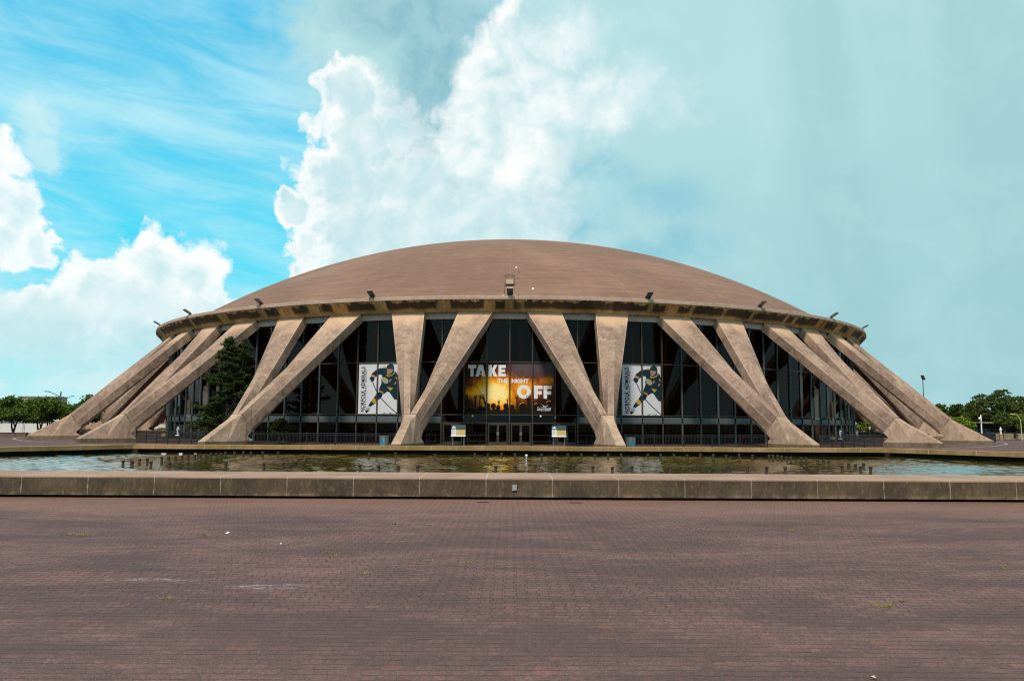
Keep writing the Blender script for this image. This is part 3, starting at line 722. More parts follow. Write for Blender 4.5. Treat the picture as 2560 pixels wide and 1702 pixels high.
sp = empty('fountain_spout', (0.81, -77.89, 0.03), 0, 'white capped pipe standing alone mid pool, taller than the rusty stubs', 'fountain spout')
MB().lathe([(0.035, 0), (0.035, 0.24)], seg=10).build('pipe', M['offwhite'], sp)
MB().lathe([(0.05, 0.10), (0.05, 0.135)], seg=10).build('collar', M['black'], sp)
MB().lathe([(0.055, 0.23), (0.065, 0.26), (0.06, 0.31), (0.02, 0.335)], seg=12).build('cap', M['white'], sp, True)
for i, (x, y, m, lb) in enumerate([(-20.2, -72.2, 'offwhite', 'pale crumpled litter floating nearest the left pool corner'), (-19.3, -72.0, 'white', 'bluish white litter floating by the far rim left of middle'), (-18.4, -72.1, 'hatch', 'small pinkish litter floating by the far rim right of the white piece')]):
    mb = MB(); mb.bevel_box((0, 0, 0.04), (0.26 - 0.06 * i, 0.14, 0.07), 0.02, 0, 0.3 * i)
    o = mb.build('floating_litter', M[m], None, True, (x, y, 0.02)); tag(o, lb, 'litter', 'litter floating at the far rim')

# ------------------------------------------------------------------ the arena
PHI = R(-0.1477)
arena = empty('arena', (0, 0, 0), PHI, 'round concrete arena with brown dome roof on slanting V buttresses', 'arena')
RB, ZC, RS = 49.0, -54.18, 81.87
RG = 47.2
r0 = math.sqrt(RS ** 2 - (13.27 - ZC) ** 2)
a0 = math.asin(r0 / RS)
prof = [(RS * math.sin(a0 * (1 - i / 40.0)), ZC + RS * math.cos(a0 * (1 - i / 40.0))) for i in range(40)] + [(0.02, ZC + RS)]
dome = revolve(prof, 0, 360, 192, 'dome_roof', M['dome'], arena, True)
# hatch and small vents on the roof
def dome_pt(x, y): return Vector((x, y, ZC + math.sqrt(RS ** 2 - x * x - y * y)))
hp = dome_pt(-0.06, -43.6)
mb = MB(); mb.bevel_box((hp.x, hp.y + .25, hp.z + 0.36), (0.70, 0.6, 0.42), 0.02)
mb.box((hp.x, hp.y - .08, hp.z + 0.10), (0.9, 0.16, 0.06), 1)
hatch = mb.build('roof_hatch', [M['hatch'], M['bronze']], dome)
mb = MB()
for sx in (-1, 1):
    mb.tube([(hp.x + sx * .45, hp.y - .1, hp.z - .05), (hp.x + sx * .45, hp.y - .1, hp.z + .82)], .018, 6)
    mb.tube([(hp.x + sx * .62, hp.y + .1, hp.z + .92), (hp.x, hp.y + .1, hp.z + 1.14)], .022, 6)
    mb.tube([(hp.x + sx * .45, hp.y - .1, hp.z + .82), (hp.x, hp.y - .1, hp.z + 1.0)], .018, 6)
mb.tube([(hp.x - .45, hp.y - .1, hp.z + .82), (hp.x + .45, hp.y - .1, hp.z + .82)], .018, 6)
mb.tube([(hp.x - .45, hp.y - .1, hp.z - .02), (hp.x - .50, hp.y - 1.9, hp.z - 1.15)], .018, 6)
mb.build('hatch_railing', M['black'], dome)
for x, y, w in ((0.575, -39.1, .20), (2.17, -44.27, .26), (0.85, -40.4, .10), (0.7, -42.0, .07)):
    q = dome_pt(x, y); mb = MB(); mb.lathe([(w * .5, -.05), (w * .5, .07), (w * .3, .11)], q, 10); mb.build('roof_vent', M['white'] if w > .15 else M['black'], dome)
q = Vector((-0.66, -47.6, 13.30)); mb = MB(); mb.box((q.x, q.y, q.z + .03), (.42, .3, .06)); mb.box((q.x + .04, q.y, q.z + .16), (.07, .07, .2)); mb.build('junction_box', M['white'], dome)
q = Vector((0.75, -48.9, 13.27)); mb = MB(); mb.tube([q, q + Vector((0, 0, .22))], .02, 6); mb.tube([q + Vector((-.11, 0, .09)), q + Vector((.11, 0, .09))], .02, 6); mb.tube([q + Vector((0, -.12, .0)), q + Vector((0, -.12, -.3))], .015, 6); mb.build('red_pipe', M['brick'], dome)
revolve([(RB - 0.02, 12.95), (RB, 12.955), (RB, 13.235), (RB - 0.03, 13.262), (r0 - 0.6, 13.30)], 0, 360, 192, 'roof_lip', M['lip'], arena)
revolve([(47.95, 11.90), (48.02, 11.945), (RB - 0.03, 12.95)], 0, 360, 192, 'fascia_ring', M['fascia'], arena)
revolve([(46.9, 11.35), (47.62, 11.35), (47.62, 11.93), (47.96, 11.93)], 0, 360, 192, 'ring_beam', M['beam'], arena)

# buttress: foot (the part) with two arms (sub-parts); built facing the camera, then copied round the ring
R0 = 58.0
def loc3(r, t, z): return (t, -(r - R0), z)
def make_foot():
    v = []
    idx = {}
    def P(nm, r, t, z):
        idx[nm] = len(v); v.append(loc3(r, t, z))
    for s, sg in (('l', -1), ('r', 1)):
        P('P' + s, 58.21, sg * .49, 2.576)
        P('K' + s, 59.0, sg * .30, 2.10)
        P('E' + s, 62.0, sg * .36, .40)
        P('V' + s, 59.85, sg * .68, .40)
        P('B' + s, 58.15, sg * .88, .40)
        P('M' + s, 57.80, sg * .66, 1.92)
        P('J' + s, 57.25, sg * .80, 1.27)
        P('D' + s, 57.75, sg * .80, .78)
        P('C' + s, 57.25, sg * .88, .40)
        P('E0' + s, 62.02, sg * .37, 0); P('V0' + s, 59.86, sg * .70, 0); P('B0' + s, 58.15, sg * .90, 0); P('C0' + s, 57.20, sg * .90, 0)
        P('N' + s, 56.95, sg * .55, .95)
    i = idx; f = []
    def F_(*names): f.append(tuple(i[n] for n in names))
    F_('Pl', 'Pr', 'Kr', 'Kl'); F_('Kl', 'Kr', 'Er', 'El'); F_('El', 'Er', 'E0r', 'E0l')
    for s in 'lr':
        F_('P' + s, 'K' + s, 'V' + s); F_('K' + s, 'E' + s, 'V' + s)
        F_('P' + s, 'V' + s, 'B' + s); F_('P' + s, 'B' + s, 'M' + s)
        F_('M' + s, 'B' + s, 'D' + s); F_('M' + s, 'D' + s, 'J' + s); F_('B' + s, 'C' + s, 'D' + s)
        F_('E' + s, 'E0' + s, 'V0' + s, 'V' + s); F_('V' + s, 'V0' + s, 'B0' + s, 'B' + s); F_('B' + s, 'B0' + s, 'C0' + s, 'C' + s)
    F_('Jl', 'Jr', 'Dr', 'Dl'); F_('Dl', 'Dr', 'Cr', 'Cl'); F_('Cl', 'Cr', 'C0r', 'C0l')
    F_('Pl', 'Pr', 'Mr', 'Ml'); F_('Ml', 'Mr', 'Jr', 'Jl')
    mats = [0] * len(f)
    for n, face in enumerate(f):
        zs = [v[q][2] for q in face]
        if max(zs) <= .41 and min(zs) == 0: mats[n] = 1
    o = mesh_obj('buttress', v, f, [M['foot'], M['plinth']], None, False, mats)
    bm = bmesh.new(); bm.from_mesh(o.data); bmesh.ops.recalc_face_normals(bm, faces=bm.faces[:]); bm.to_mesh(o.data); bm.free()
    return o
def make_arm(sg):
    """Section morphs from a narrow deep wedge at the foot to a wide flat slab under the ring."""
    c = sg * 3.75
    def top(frac, z, r):
        th = c + sg * (frac - .5) * 3.75
        p = pol(th, r, z); return Vector((p[0], p[1] + R0, p[2]))
    e = 0.015
    d = Vector((0, 0.030, 0.034))                                # open joint between foot and arm
    bot = [Vector(loc3(57.38, sg * -.15, 1.30)), Vector(loc3(57.80, sg * -.04, 1.92)), Vector(loc3(58.21, sg * .012, 2.576)), Vector(loc3(58.21, sg * .485, 2.576)),
           Vector(loc3(57.80, sg * .655, 1.92)), Vector(loc3(57.38, sg * .795, 1.30)), Vector(loc3(57.22, sg * .72, 1.06)), Vector(loc3(57.22, sg * -.05, 1.06))]
    bot = [q + d for q in bot]
    zt, rt = 11.93, 47.94
    zb, rb = 11.28, 47.42
    tp = [top(0, zb, rb), top(0, zt, rt), top(.40, zt, rt), top(.60, zt, rt), top(1, zt, rt), top(1, zb, rb), top(.9, zb - .02, rb - .01), top(.1, zb - .02, rb - .01)]
    N = 22; vs = []; fs = []; al = []; un = []; rg = []
    ring = []                                                        # (a, b, t, ridge): extra loops beside each edge carry the pale-edge value
    for j in range(8):
        j2 = (j + 1) % 8
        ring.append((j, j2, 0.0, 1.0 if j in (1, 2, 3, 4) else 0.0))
        if j in (0, 1, 2, 3, 4):
            for t_ in (.10, .90) : ring.append((j, j2, t_, 0.0))
    n = len(ring)
    for i in range(N + 1):
        u = i / N
        for (j, j2, t_, rv) in ring:
            p0 = bot[j].lerp(tp[j], u); p1 = bot[j2].lerp(tp[j2], u)
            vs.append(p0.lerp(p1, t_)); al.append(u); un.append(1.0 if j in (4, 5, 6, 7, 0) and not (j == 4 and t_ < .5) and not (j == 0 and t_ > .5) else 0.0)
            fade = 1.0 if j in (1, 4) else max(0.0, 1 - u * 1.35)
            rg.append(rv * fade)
    for i in range(N):
        for j in range(n):
            j2 = (j + 1) % n
            fs.append((i * n + j, i * n + j2, (i + 1) * n + j2, (i + 1) * n + j))
    fs.append(tuple(range(n))[::-1]); fs.append(tuple(N * n + j for j in range(n)))
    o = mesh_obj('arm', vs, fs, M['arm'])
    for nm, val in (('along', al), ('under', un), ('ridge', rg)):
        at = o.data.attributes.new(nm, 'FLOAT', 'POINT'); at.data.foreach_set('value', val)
    bm = bmesh.new(); bm.from_mesh(o.data); bmesh.ops.recalc_face_normals(bm, faces=bm.faces[:]); bm.to_mesh(o.data); bm.free()
    return o
foot = make_foot(); arms = [make_arm(-1), make_arm(1)]
for a in arms: a.parent = foot
for i in range(24):
    th = 7.5 + 15 * i
    b_ = foot if i == 0 else copy_tree(foot)
    b_.parent = arena; p = pol(th, R0, 0); b_.location = p; b_.rotation_euler = (0, 0, R(th))

# glass wall: 144 columns of 2.5 degrees; those in view are parts of their own
Z1, Z2, Z3, Z4 = 1.95, 2.72, 7.46, 11.36        # head of the doors, foot of the tall panes, transom, underside of beam
def pane(th0, th1, z0, z1, r=RG, inset=0.0):
    a, b = Vector(pol(th0, r, 0)), Vector(pol(th1, r, 0)); t = (b - a)
    a2 = a + t * inset; b2 = b - t * inset
    return [(a2.x, a2.y, z0), (b2.x, b2.y, z0), (b2.x, b2.y, z1), (a2.x, a2.y, z1)]
VIS = range(-27, 27)
doors = (-3, -1, 0, 2)
for i in VIS:
    t0, t1 = i * 2.5, i * 2.5 + 2.5
    mb = MB(); mb.add(pane(t0, t1, Z2, Z3 - .05), [(0, 1, 2, 3)]); mb.add(pane(t0, t1, Z3 + .05, Z4), [(0, 1, 2, 3)])
    mesh_obj('window', mb.v, mb.f, M['glass'], arena)
    mesh_obj('lower_window', pane(t0, t1, 0.06, Z1), [(0, 1, 2, 3)], M['glass'], arena)
    if -3 <= i <= 2:
        mesh_obj('transom_window', pane(t0, t1, Z1 + .05, Z2 - .08), [(0, 1, 2, 3)], M['glass'], arena)
    else:
        mb = MB(); q = Vector(pol((t0 + t1) / 2, RG * math.cos(R(1.25)) + .02, (Z1 + .05 + 2.52) / 2))
        mb.bevel_box(q, (1.98, .06, 2.52 - Z1 - .05), .012, 0, R((t0 + t1) / 2))
        mb.build('spandrel_panel', M['teal'], arena)
    if i in doors:
        dz = Z1 - .14
        for s in (0, 1):
            ta = t0 + .18 + s * 1.07; tb = ta + 1.07
            mb = MB(); A = Vector(pol(ta, RG + .05, 0)); B = Vector(pol(tb, RG + .05, 0)); ang = math.atan2((B - A).y, (B - A).x); L = (B - A).length
            mid = (A + B) / 2
            ax = (B - A).normalized()
            for q, w in ((A + ax * .05, .09), (B - ax * .05, .09)):
                mb.box((q.x, q.y, .06 + dz / 2), (w, .06, dz), 0, ang)
            for zc, h in ((.06 + dz - .05, .1), (.16, .2)):
                mb.box((mid.x, mid.y, zc), (L - .20, .056, h), 0, ang)
            door = mb.build('door', M['bronze'], arena)
            hx = (B - ax * .06) if s == 0 else (A + ax * .06)
            out = Vector((mid.x, mid.y, 0)).normalized() * .06
            mb = MB(); mb.bevel_box((hx.x + out.x, hx.y + out.y, .98), (.10, .03, .28), .008, 0, ang)
            mb.build('handle', M['steel'], door)
for i in range(-27, 28):
    th = i * 2.5; rz = R(th); mid = abs(i) <= 3
    mb = MB(); q = lambda z: Vector(pol(th, RG + .045, z))
    mb.box(q((0.03 + Z1) / 2), (.11, .20, Z1 - .03), 0, rz)
    mb.box(q((Z1 + 2.5) / 2), (.075, .20, 2.5 - Z1), 1 if not mid else 0, rz)
    mb.box(q((2.5 + Z4) / 2), (.11, .20, Z4 - 2.5), 0, rz)
    mb.build('mullion', [M['bronze'] if abs(i) < 8 else M['teal'], M['dark']], arena)  # side mullions teal: sky reflection put into the metal colour
def ring_bar(name, z0, z1, d, mat, th0=-67.5, th1=67.5):
    n = int(round((th1 - th0) / 2.5)); mb = MB()
    for i in range(n):
        a = th0 + i * 2.5 + 1.25
        q = Vector(pol(a, RG * math.cos(R(1.25)) + d / 2 - .02, (z0 + z1) / 2))
        mb.box(q, (1.95, d, z1 - z0), 0, R(a))
    return mb.build(name, mat, arena)
ring_bar('transom_bar', Z3 - .045, Z3 + .045, .12, M['bronze'])
ring_bar('sill_bar', Z2 - .075, Z2, .12, M['bronze'])
ring_bar('door_head_bar', Z1 - .05, Z1 + .05, .12, M['bronze'])
ring_bar('base_bar', 0.0, 0.07, .16, M['bronze'])
ring_bar('head_bar', Z4 - .07, Z4 - .005, .12, M['bronze'])
mb = MB()
for i in range(27, 117):
    t0 = i * 2.5
    mb.add(pane(t0, t0 + 2.5, 0.06, Z4), [(0, 1, 2, 3)], 0)
    mb.box(pol(t0, RG, Z4 / 2), (.11, .20, Z4 - .04), 1, R(t0))
    mb.box(pol(t0 + 1.25, RG, 2.3), (1.95, .1, .6), 1, R(t0 + 1.25)); mb.box(pol(t0 + 1.25, RG, Z3), (1.95, .1, .09), 1, R(t0 + 1.25))
o = mb.build('rear_glazing', [M['glass'], M['teal']], arena)
revolve([(40.0, 0.05), (40.0, 11.6)], 0, 360, 96, 'inner_wall', M['innerwood'], arena, True)
revolve([(39.9, 0.012), (46.9, 0.012)], 0, 360, 96, 'inner_floor', M['innerfloor'], arena)
revolve([(39.9, 11.5), (47.3, 11.40)], 0, 360, 96, 'inner_ceiling', M['dark'], arena)
for i in range(-12, 13):
    th = i * 5 + 1.4
    mb = MB(); mb.box(pol(th, 42.6, 5.75), (.34, .42, 11.46), 0, R(th)); mb.build('inner_column', M['amber'], arena)
# small lamps over the entrance
for th, z, m in ((-4.0, 2.55, 'white'), (3.4, 2.55, 'white'), (-5.0, 2.42, 'steel'), (5.0, 2.42, 'steel')):
    mb = MB(); mb.lathe([(.04, .10), (.09, .06), (.08, -.04), (.04, -.06)], pol(th, RG + .24, z), 10); mb.box(pol(th, RG + .17, z + .08), (.05, .12, .05), 0, R(th))
    mb.build('entrance_lamp', M[m], arena, False)

# ------------------------------------------------------------------ floodlights on the ring
flabel = {-60: 'floodlight at far left end of the dome rim', -45: 'second floodlight from the left end of the dome rim', -30: 'third floodlight from the left end of the dome rim', -15: 'floodlight on dome rim left of the roof hatch',
          0: 'front facing floodlight on dome rim below the roof hatch', 15: 'floodlight on dome rim right of the roof hatch', 30: 'third floodlight from the right end of the dome rim', 45: 'second floodlight from the right end of the dome rim', 60: 'floodlight at far right end of the dome rim'}
fl = None
for th in (0, -60, -45, -30, -15, 15, 30, 45, 60):
    if fl is None:
        fl = empty('floodlight', (0, 0, 0))
        T = Matrix.Translation((0, -.36, .36)) @ Matrix.Rotation(R(-30), 4, 'X')
        mb = MB(); mb.bevel_box((0, 0, 0), (.56, .92, .11), .02); mb.box((0, .05, .07), (.46, .6, .04)); mb.v = [T @ Vector(v) for v in mb.v]; mb.build('housing', M['lampgrey'], fl)
        mb = MB(); mb.box((0, -.03, -.058), (.47, .78, .012)); mb.v = [T @ Vector(v) for v in mb.v]; mb.build('lens', M['lens'], fl)
        mb = MB()
        for sx in (-.16, .16): mb.box((sx, -.02, .13), (.03, .06, .24))
        mb.box((0, -.06, .03), (.42, .26, .05)); mb.build('bracket', M['black'], fl)
        o = fl
    else:
        o = copy_tree(fl)
    p = pol(th + math.degrees(PHI), 48.75, 13.28); o.location = p; o.rotation_euler = (0, 0, R(th) + PHI)
    tag(o, flabel[th], 'floodlight', 'floodlights along the dome rim')

# ------------------------------------------------------------------ printed window posters
def clip_poly(poly, xcut, keep_left):
    out = []
    for i in range(len(poly)):
        a, b = poly[i], poly[(i + 1) % len(poly)]
        ina = (a[0] <= xcut) if keep_left else (a[0] >= xcut); inb = (b[0] <= xcut) if keep_left else (b[0] >= xcut)
        if ina: out.append(a)
        if ina != inb:
            t = (xcut - a[0]) / (b[0] - a[0]); out.append((xcut, a[1] + (b[1] - a[1]) * t))
    return out
class Print:
    """Flat print that follows the window panes: u counts panes, v runs 0..1 up the pane."""
    def __init__(s, th0, npane, z0, z1, root):
        s.th0, s.n, s.z0, s.z1, s.root = th0, npane, z0, z1, root
        s.o = Vector(root.location); s.rot = Matrix.Rotation(PHI, 3, 'Z')
    def pt(s, u, v, off):
        i = min(max(int(math.floor(u)), 0), s.n - 1); f = u - i
        a, b = Vector(pol(s.th0 + i * 2.5, RG, 0)), Vector(pol(s.th0 + i * 2.5 + 2.5, RG, 0))
        p = a + (b - a) * f; nrm = Vector((p.x, p.y, 0)).normalized()
        p = p + nrm * off; p.z = s.z0 + (s.z1 - s.z0) * v
        return s.rot @ p - s.o
    def polys(s, name, polys, mat, off, parent=None, thick=True):
        mb = MB(); uvs = []
        for poly in polys:
            for i in range(s.n):
                q = poly
                if i > 0: q = clip_poly(q, i, False)
                if i < s.n - 1 and len(q) > 2: q = clip_poly(q, i + 1, True)
                if len(q) < 3: continue
                mb.add([s.pt(min(max(u, i + 1e-5), i + 1 - 1e-5), v, off) for u, v in q], [tuple(range(len(q)))])
                uvs += q
        o = mesh_obj(name, mb.v, mb.f, mat, parent or s.root)
        me = o.data; ul = me.uv_layers.new(name='UVMap')
        for l in me.loops: ul.data[l.index].uv = uvs[l.vertex_index]
        return o
    def tris(s, name, verts, faces, mat, off):
        return mesh_obj(name, [s.pt(u, v, off) for u, v in verts], faces, mat, s.root)

def text2d(txt, bold=0.0, spacing=1.0, shear=0.0):
    cu = bpy.data.curves.new('t', 'FONT'); cu.body = txt; cu.offset = bold; cu.space_character = spacing; cu.shear = shear; cu.resolution_u = 3
    ob = bpy.data.objects.new('t', cu); COL.objects.link(ob)
    dg = bpy.context.evaluated_depsgraph_get()
    me = bpy.data.meshes.new_from_object(ob.evaluated_get(dg))
    vs = [(v.co.x, v.co.y) for v in me.vertices]; fs = [tuple(p.vertices) for p in me.polygons]
    bpy.data.objects.remove(ob); bpy.data.curves.remove(cu); bpy.data.meshes.remove(me)
    x0, x1 = min(v[0] for v in vs), max(v[0] for v in vs); y0, y1 = min(v[1] for v in vs), max(v[1] for v in vs)
    return [((x - x0) / (x1 - x0), (y - y0) / (y1 - y0)) for x, y in vs], fs
def line_poly(pts, w):
    out = []
    for (a, b) in zip(pts[:-1], pts[1:]):
        d = Vector((b[0] - a[0], b[1] - a[1])).normalized(); n = Vector((-d.y, d.x)) * w / 2
        out.append([(a[0] + n.x, a[1] + n.y), (b[0] + n.x, b[1] + n.y), (b[0] - n.x, b[1] - n.y), (a[0] - n.x, a[1] - n.y)])
    return out

def hockey_poster(th0, label):
    root = empty('poster', Vector(pol(th0 + 2.5, RG, 5.0)), 0, label, 'poster', 'hockey posters on the arena glass')
    pr = Print(th0, 2, Z2 + .005, Z3 - .06, root)
    c = lambda pts: [((x - 150) / 480.0, (1410 - y) / 1230.0) for x, y in pts]
    pr.polys('sheet', [[(0.06, 0), (1.94, 0), (1.94, 1), (.06, 1)]], F['white'], .020)
    def ell(cx, cy, rx, ry, rot, n=20):
        return [(cx + rx * math.cos(t) * math.cos(rot) - ry * math.sin(t) * math.sin(rot), cy + rx * math.cos(t) * math.sin(rot) + ry * math.sin(t) * math.cos(rot)) for t in [2 * math.pi * i / n for i in range(n)]]
    pl = pr.polys('player', [c(p) for p in (
        [(830, 300), (700, 300), (600, 330), (500, 415), (470, 460), (575, 520), (660, 455), (725, 470), (735, 520), (705, 590), (720, 660), (670, 790), (845, 760), (925, 850), (990, 770), (1095, 730), (1095, 700), (1085, 500), (1060, 410), (1000, 375)],
        [(670, 780), (845, 745), (990, 770), (1095, 710), (1095, 1095), (1060, 1065), (1020, 1060), (900, 880), (850, 875), (790, 920), (730, 950), (660, 880)],
        [(470, 490), (560, 520), (545, 600), (490, 645), (430, 550)],
        [(670, 870), (770, 900), (720, 1020), (650, 1075), (600, 1110), (590, 1150), (470, 1240), (415, 1215), (490, 1090), (560, 1000), (600, 930)])], F['navy'], .024)
    pr.polys('helmet', [c([(820, 310), (840, 240), (910, 190), (985, 215), (1003, 290), (1005, 370), (985, 395), (960, 330)])], F['helmet'], .028, pl)
    pr.polys('face', [c([(835, 318), (955, 328), (968, 380), (935, 430), (868, 465), (845, 430)])], F['skin'], .027, pl)
    pr.polys('trim', [c(p) for p in ([(485, 1100), (545, 1020), (600, 1070), (595, 1120), (560, 1165)], [(845, 750), (905, 770), (990, 780), (925, 855)], [(890, 610), (930, 565), (945, 580), (905, 640)],
                                     [(828, 455), (845, 452), (870, 488), (960, 455), (1000, 415), (990, 385), (1012, 390), (1018, 430), (965, 478), (860, 515), (835, 490)])], F['yellow'], .029, pl)
    pr.polys('stripes', [c(p) for p in ([(475, 450), (572, 484), (565, 505), (470, 472)], [(470, 482), (562, 512), (558, 528), (468, 494)], [(735, 275), (815, 272), (822, 305), (760, 300)], [(670, 855), (700, 850), (770, 890), (755, 935), (725, 895), (672, 880)],
                                       [(1040, 500), (1075, 540), (1072, 590), (1050, 560)], [(1030, 645), (1065, 630), (1040, 700), (1020, 700)])], F['orange'], .029, pl)
    pr.polys('crest', [c(ell(800, 600, 92, 60, .75))], F['grey'], .030, pl)
    pr.polys('crest_mark', [c(ell(785, 585, 46, 30, .75))], F['yellow'], .032, pl)
    pr.polys('skate', [c([(400, 1240), (470, 1262), (455, 1320), (372, 1388), (348, 1340)])], F['grey'], .029, pl)
    pr.polys('skate_toe', [c([(345, 1335), (395, 1322), (452, 1325), (375, 1392)])], F['ink'], .031, pl)
    pr.polys('stick', [c(p) for p in line_poly([(510, 640), (605, 860), (715, 1030), (860, 1190), (1085, 1402)], 19)], F['ink'], .026)
    def vtext(t, x0, x1, ya, yb, bold, sp, name):
        vs, fs = text2d(t, bold, sp)
        V = [(x1 - (1 - 0) * (x1 - x0) * (1 - (1 - y)) , ya + (yb - ya) * x) for x, y in vs]
        V = [(x0 + (x1 - x0) * (1 - y), ya + (yb - ya) * x) for x, y in vs]
        pr.tris(name, c(V), fs, F['ink'], .026)
    vtext('NORFOLK ADMIRALS', 235, 330, 1362, 262, .034, 1.16, 'title_lettering')
    vtext('PROFESSIONAL HOCKEY', 330, 368, 1312, 312, .020, 1.35, 'subtitle_lettering')
    vs, fs = text2d('EST 1989', .02, 1.2)
    pr.tris('date_lettering', c([(760 + 225 * x, 1406 - 28 * y) for x, y in vs]), fs, F['ink'], .026)
    return root
hockey_poster(-17.5, 'hockey player poster on the glass just left of the left front buttress')
hockey_poster(12.5, 'hockey player poster on the glass just right of the right front buttress')

def concert_banner():
    root = empty('banner', Vector(pol(0, RG, 5.0)), 0, 'glowing orange concert banner with large white words above the entrance doors', 'banner')
    pr = Print(-5.0, 4, Z2 + .005, Z3 - .06, root)
    c = lambda pts: [((x - 195) / 515.0, (1310 - y) / 1180.0) for x, y in pts]
    pr.polys('sheet', [[(0.05, 0), (3.95, 0), (3.95, 1), (0.05, 1)]], F['concert'], .020)
    G = {'T': [(0, 1), (1, 1), (1, .72), (.67, .72), (.67, 0), (.30, 0), (.30, .72), (0, .72)],
         'A': [(0, 0), (.30, 1), (.72, 1), (1, 0), (.66, 0), (.61, .17), (.38, .17), (.33, 0)],
         'K': [(0, 0), (0, 1), (.37, 1), (.37, .62), (.62, 1), (1, 1), (.68, .52), (1, 0), (.60, 0), (.37, .42), (.37, 0)],
         'E': [(0, 0), (0, 1), (1, 1), (1, .74), (.42, .74), (.42, .62), (.92, .62), (.92, .38), (.42, .38), (.42, .26), (1, .26), (1, 0)],
         'F': [(0, 0), (0, 1), (1, 1), (1, .74), (.42, .74), (.42, .58), (.92, .58), (.92, .32), (.42, .32), (.42, 0)]}
    def glyph(g, x0, x1, y0, y1): return c([(x0 + (x1 - x0) * a, y1 - (y1 - y0) * b) for a, b in G[g]])
    pr.polys('headline_lettering', [glyph('T', 280, 465, 185, 450), glyph('A', 450, 680, 185, 450), glyph('K', 745, 945, 185, 450), glyph('E', 970, 1135, 185, 450)], F['lettering'], .030)
    pr.polys('letter_counter', [c([(545, 375), (595, 375), (572, 300)])], F['brown'], .033)
    ring = []
    for i in range(28):
        t0, t1 = 2 * math.pi * i / 28, 2 * math.pi * (i + 1) / 28
        ring.append(c([(1550 + 155 * math.cos(t0), 795 + 155 * math.sin(t0)), (1550 + 155 * math.cos(t1), 795 + 155 * math.sin(t1)), (1550 + 66 * math.cos(t1), 795 + 75 * math.sin(t1)), (1550 + 66 * math.cos(t0), 795 + 75 * math.sin(t0))]))
    pr.polys('last_word_lettering', ring + [glyph('F', 1780, 1970, 650, 950), glyph('F', 1995, 2185, 650, 950)], F['lettering'], .030)
    for t, x0, x1 in (('THE', 955, 1185), ('NIGHT', 1270, 1655)):
        vs, fs = text2d(t, .045, 1.0)
        pr.tris('middle_lettering', c([(x0 + (x1 - x0) * x, 600 - 100 * y) for x, y in vs]), fs, F['lettering'], .030)
    rr = random.Random(5); crowd = []; heads = []
    base = [(215, 1310)]
    x = 215
    while x < 2235:
        base.append((x, 1185 + rr.uniform(-45, 45))); x += rr.uniform(25, 55)
    base += [(2235, 1180), (2235, 1310)]
    crowd.append(c(base))
    for hx, hy, hr in ((560, 1150, 55), (860, 1120, 60), (970, 1150, 50), (1140, 1120, 55), (1520, 1130, 80), (1280, 1140, 55), (660, 1180, 50), (1830, 1120, 60), (2120, 1080, 75), (740, 1110, 50)):
        crowd.append(c([(hx + hr * math.cos(2 * math.pi * i / 14), hy + hr * 1.15 * math.sin(2 * math.pi * i / 14)) for i in range(14)]))
        heads.append(c([(hx + hr * 1.02 * math.cos(t), hy + hr * 1.17 * math.sin(t)) for t in [math.pi * (1.15 + .5 * i / 6) for i in range(7)]] + [(hx + hr * .86 * math.cos(t), hy + hr * 1.0 * math.sin(t)) for t in [math.pi * (1.65 - .5 * i / 6) for i in range(7)]]))
    def hand(x0, y0, x1, y1, w):                                     # raised arm with five spread fingers
        crowd.extend([c(p) for p in line_poly([(x0, y0), (x1, y1)], w)])
        d = Vector((x1 - x0, y1 - y0)).normalized(); n = Vector((-d.y, d.x)); p = Vector((x1, y1))
        pw = p + d * w * .9
        crowd.append(c([tuple(p - n * w * .6), tuple(p + n * w * .6), tuple(pw + n * w * .8), tuple(pw - n * w * .8)]))
        for kf, ln in ((-.7, 1.1), (-.25, 1.5), (.2, 1.6), (.6, 1.3)):
            q = pw + n * w * kf; e_ = q + d * w * ln + n * w * kf * .35
            crowd.extend([c(pp) for pp in line_poly([tuple(q - d * 4), tuple(e_)], w * .26)])
        q = p + d * w * .3 - n * w * .6; e_ = q + d * w * .6 - n * w * .7
        crowd.extend([c(pp) for pp in line_poly([tuple(q), tuple(e_)], w * .26)])
    for a in ((330, 1210, 265, 935, 34), (240, 1200, 232, 1030, 30), (445, 1230, 455, 950, 38), (540, 1200, 560, 930, 30), (720, 1180, 640, 960, 42), (1395, 1200, 1392, 960, 36), (1660, 1230, 1660, 1000, 56), (1880, 1150, 1890, 980, 26), (2140, 1120, 2160, 920, 30), (1980, 1160, 2000, 1000, 26), (300, 1230, 300, 1090, 40), (985, 1180, 985, 1040, 24), (1185, 1150, 1180, 1000, 20), (400, 1230, 380, 1080, 34)):
        hand(*a)
    pr.polys('crowd', crowd, F['crowd'], .036)
    for hd in heads: pr.polys('rim_light', [hd], F['rim'], .040)
    vs, fs = text2d('SevenVenues', .0, .92, .35)
    pr.tris('logo_lettering', c([(1845 + 320 * x, 1218 - (85 + 22 * x) * y + 14 * math.sin(x * 3.1)) for x, y in vs]), fs, F['lettering'], .042)
    pr.polys('logo_star', [c(p) for p in ([(1940, 1072), (2062, 1150), (2040, 1156)], [(1912, 1150), (2100, 1100), (2098, 1112)], [(1985, 1120), (2010, 1138), (1975, 1140)])], F['lettering'], .042)
concert_banner()

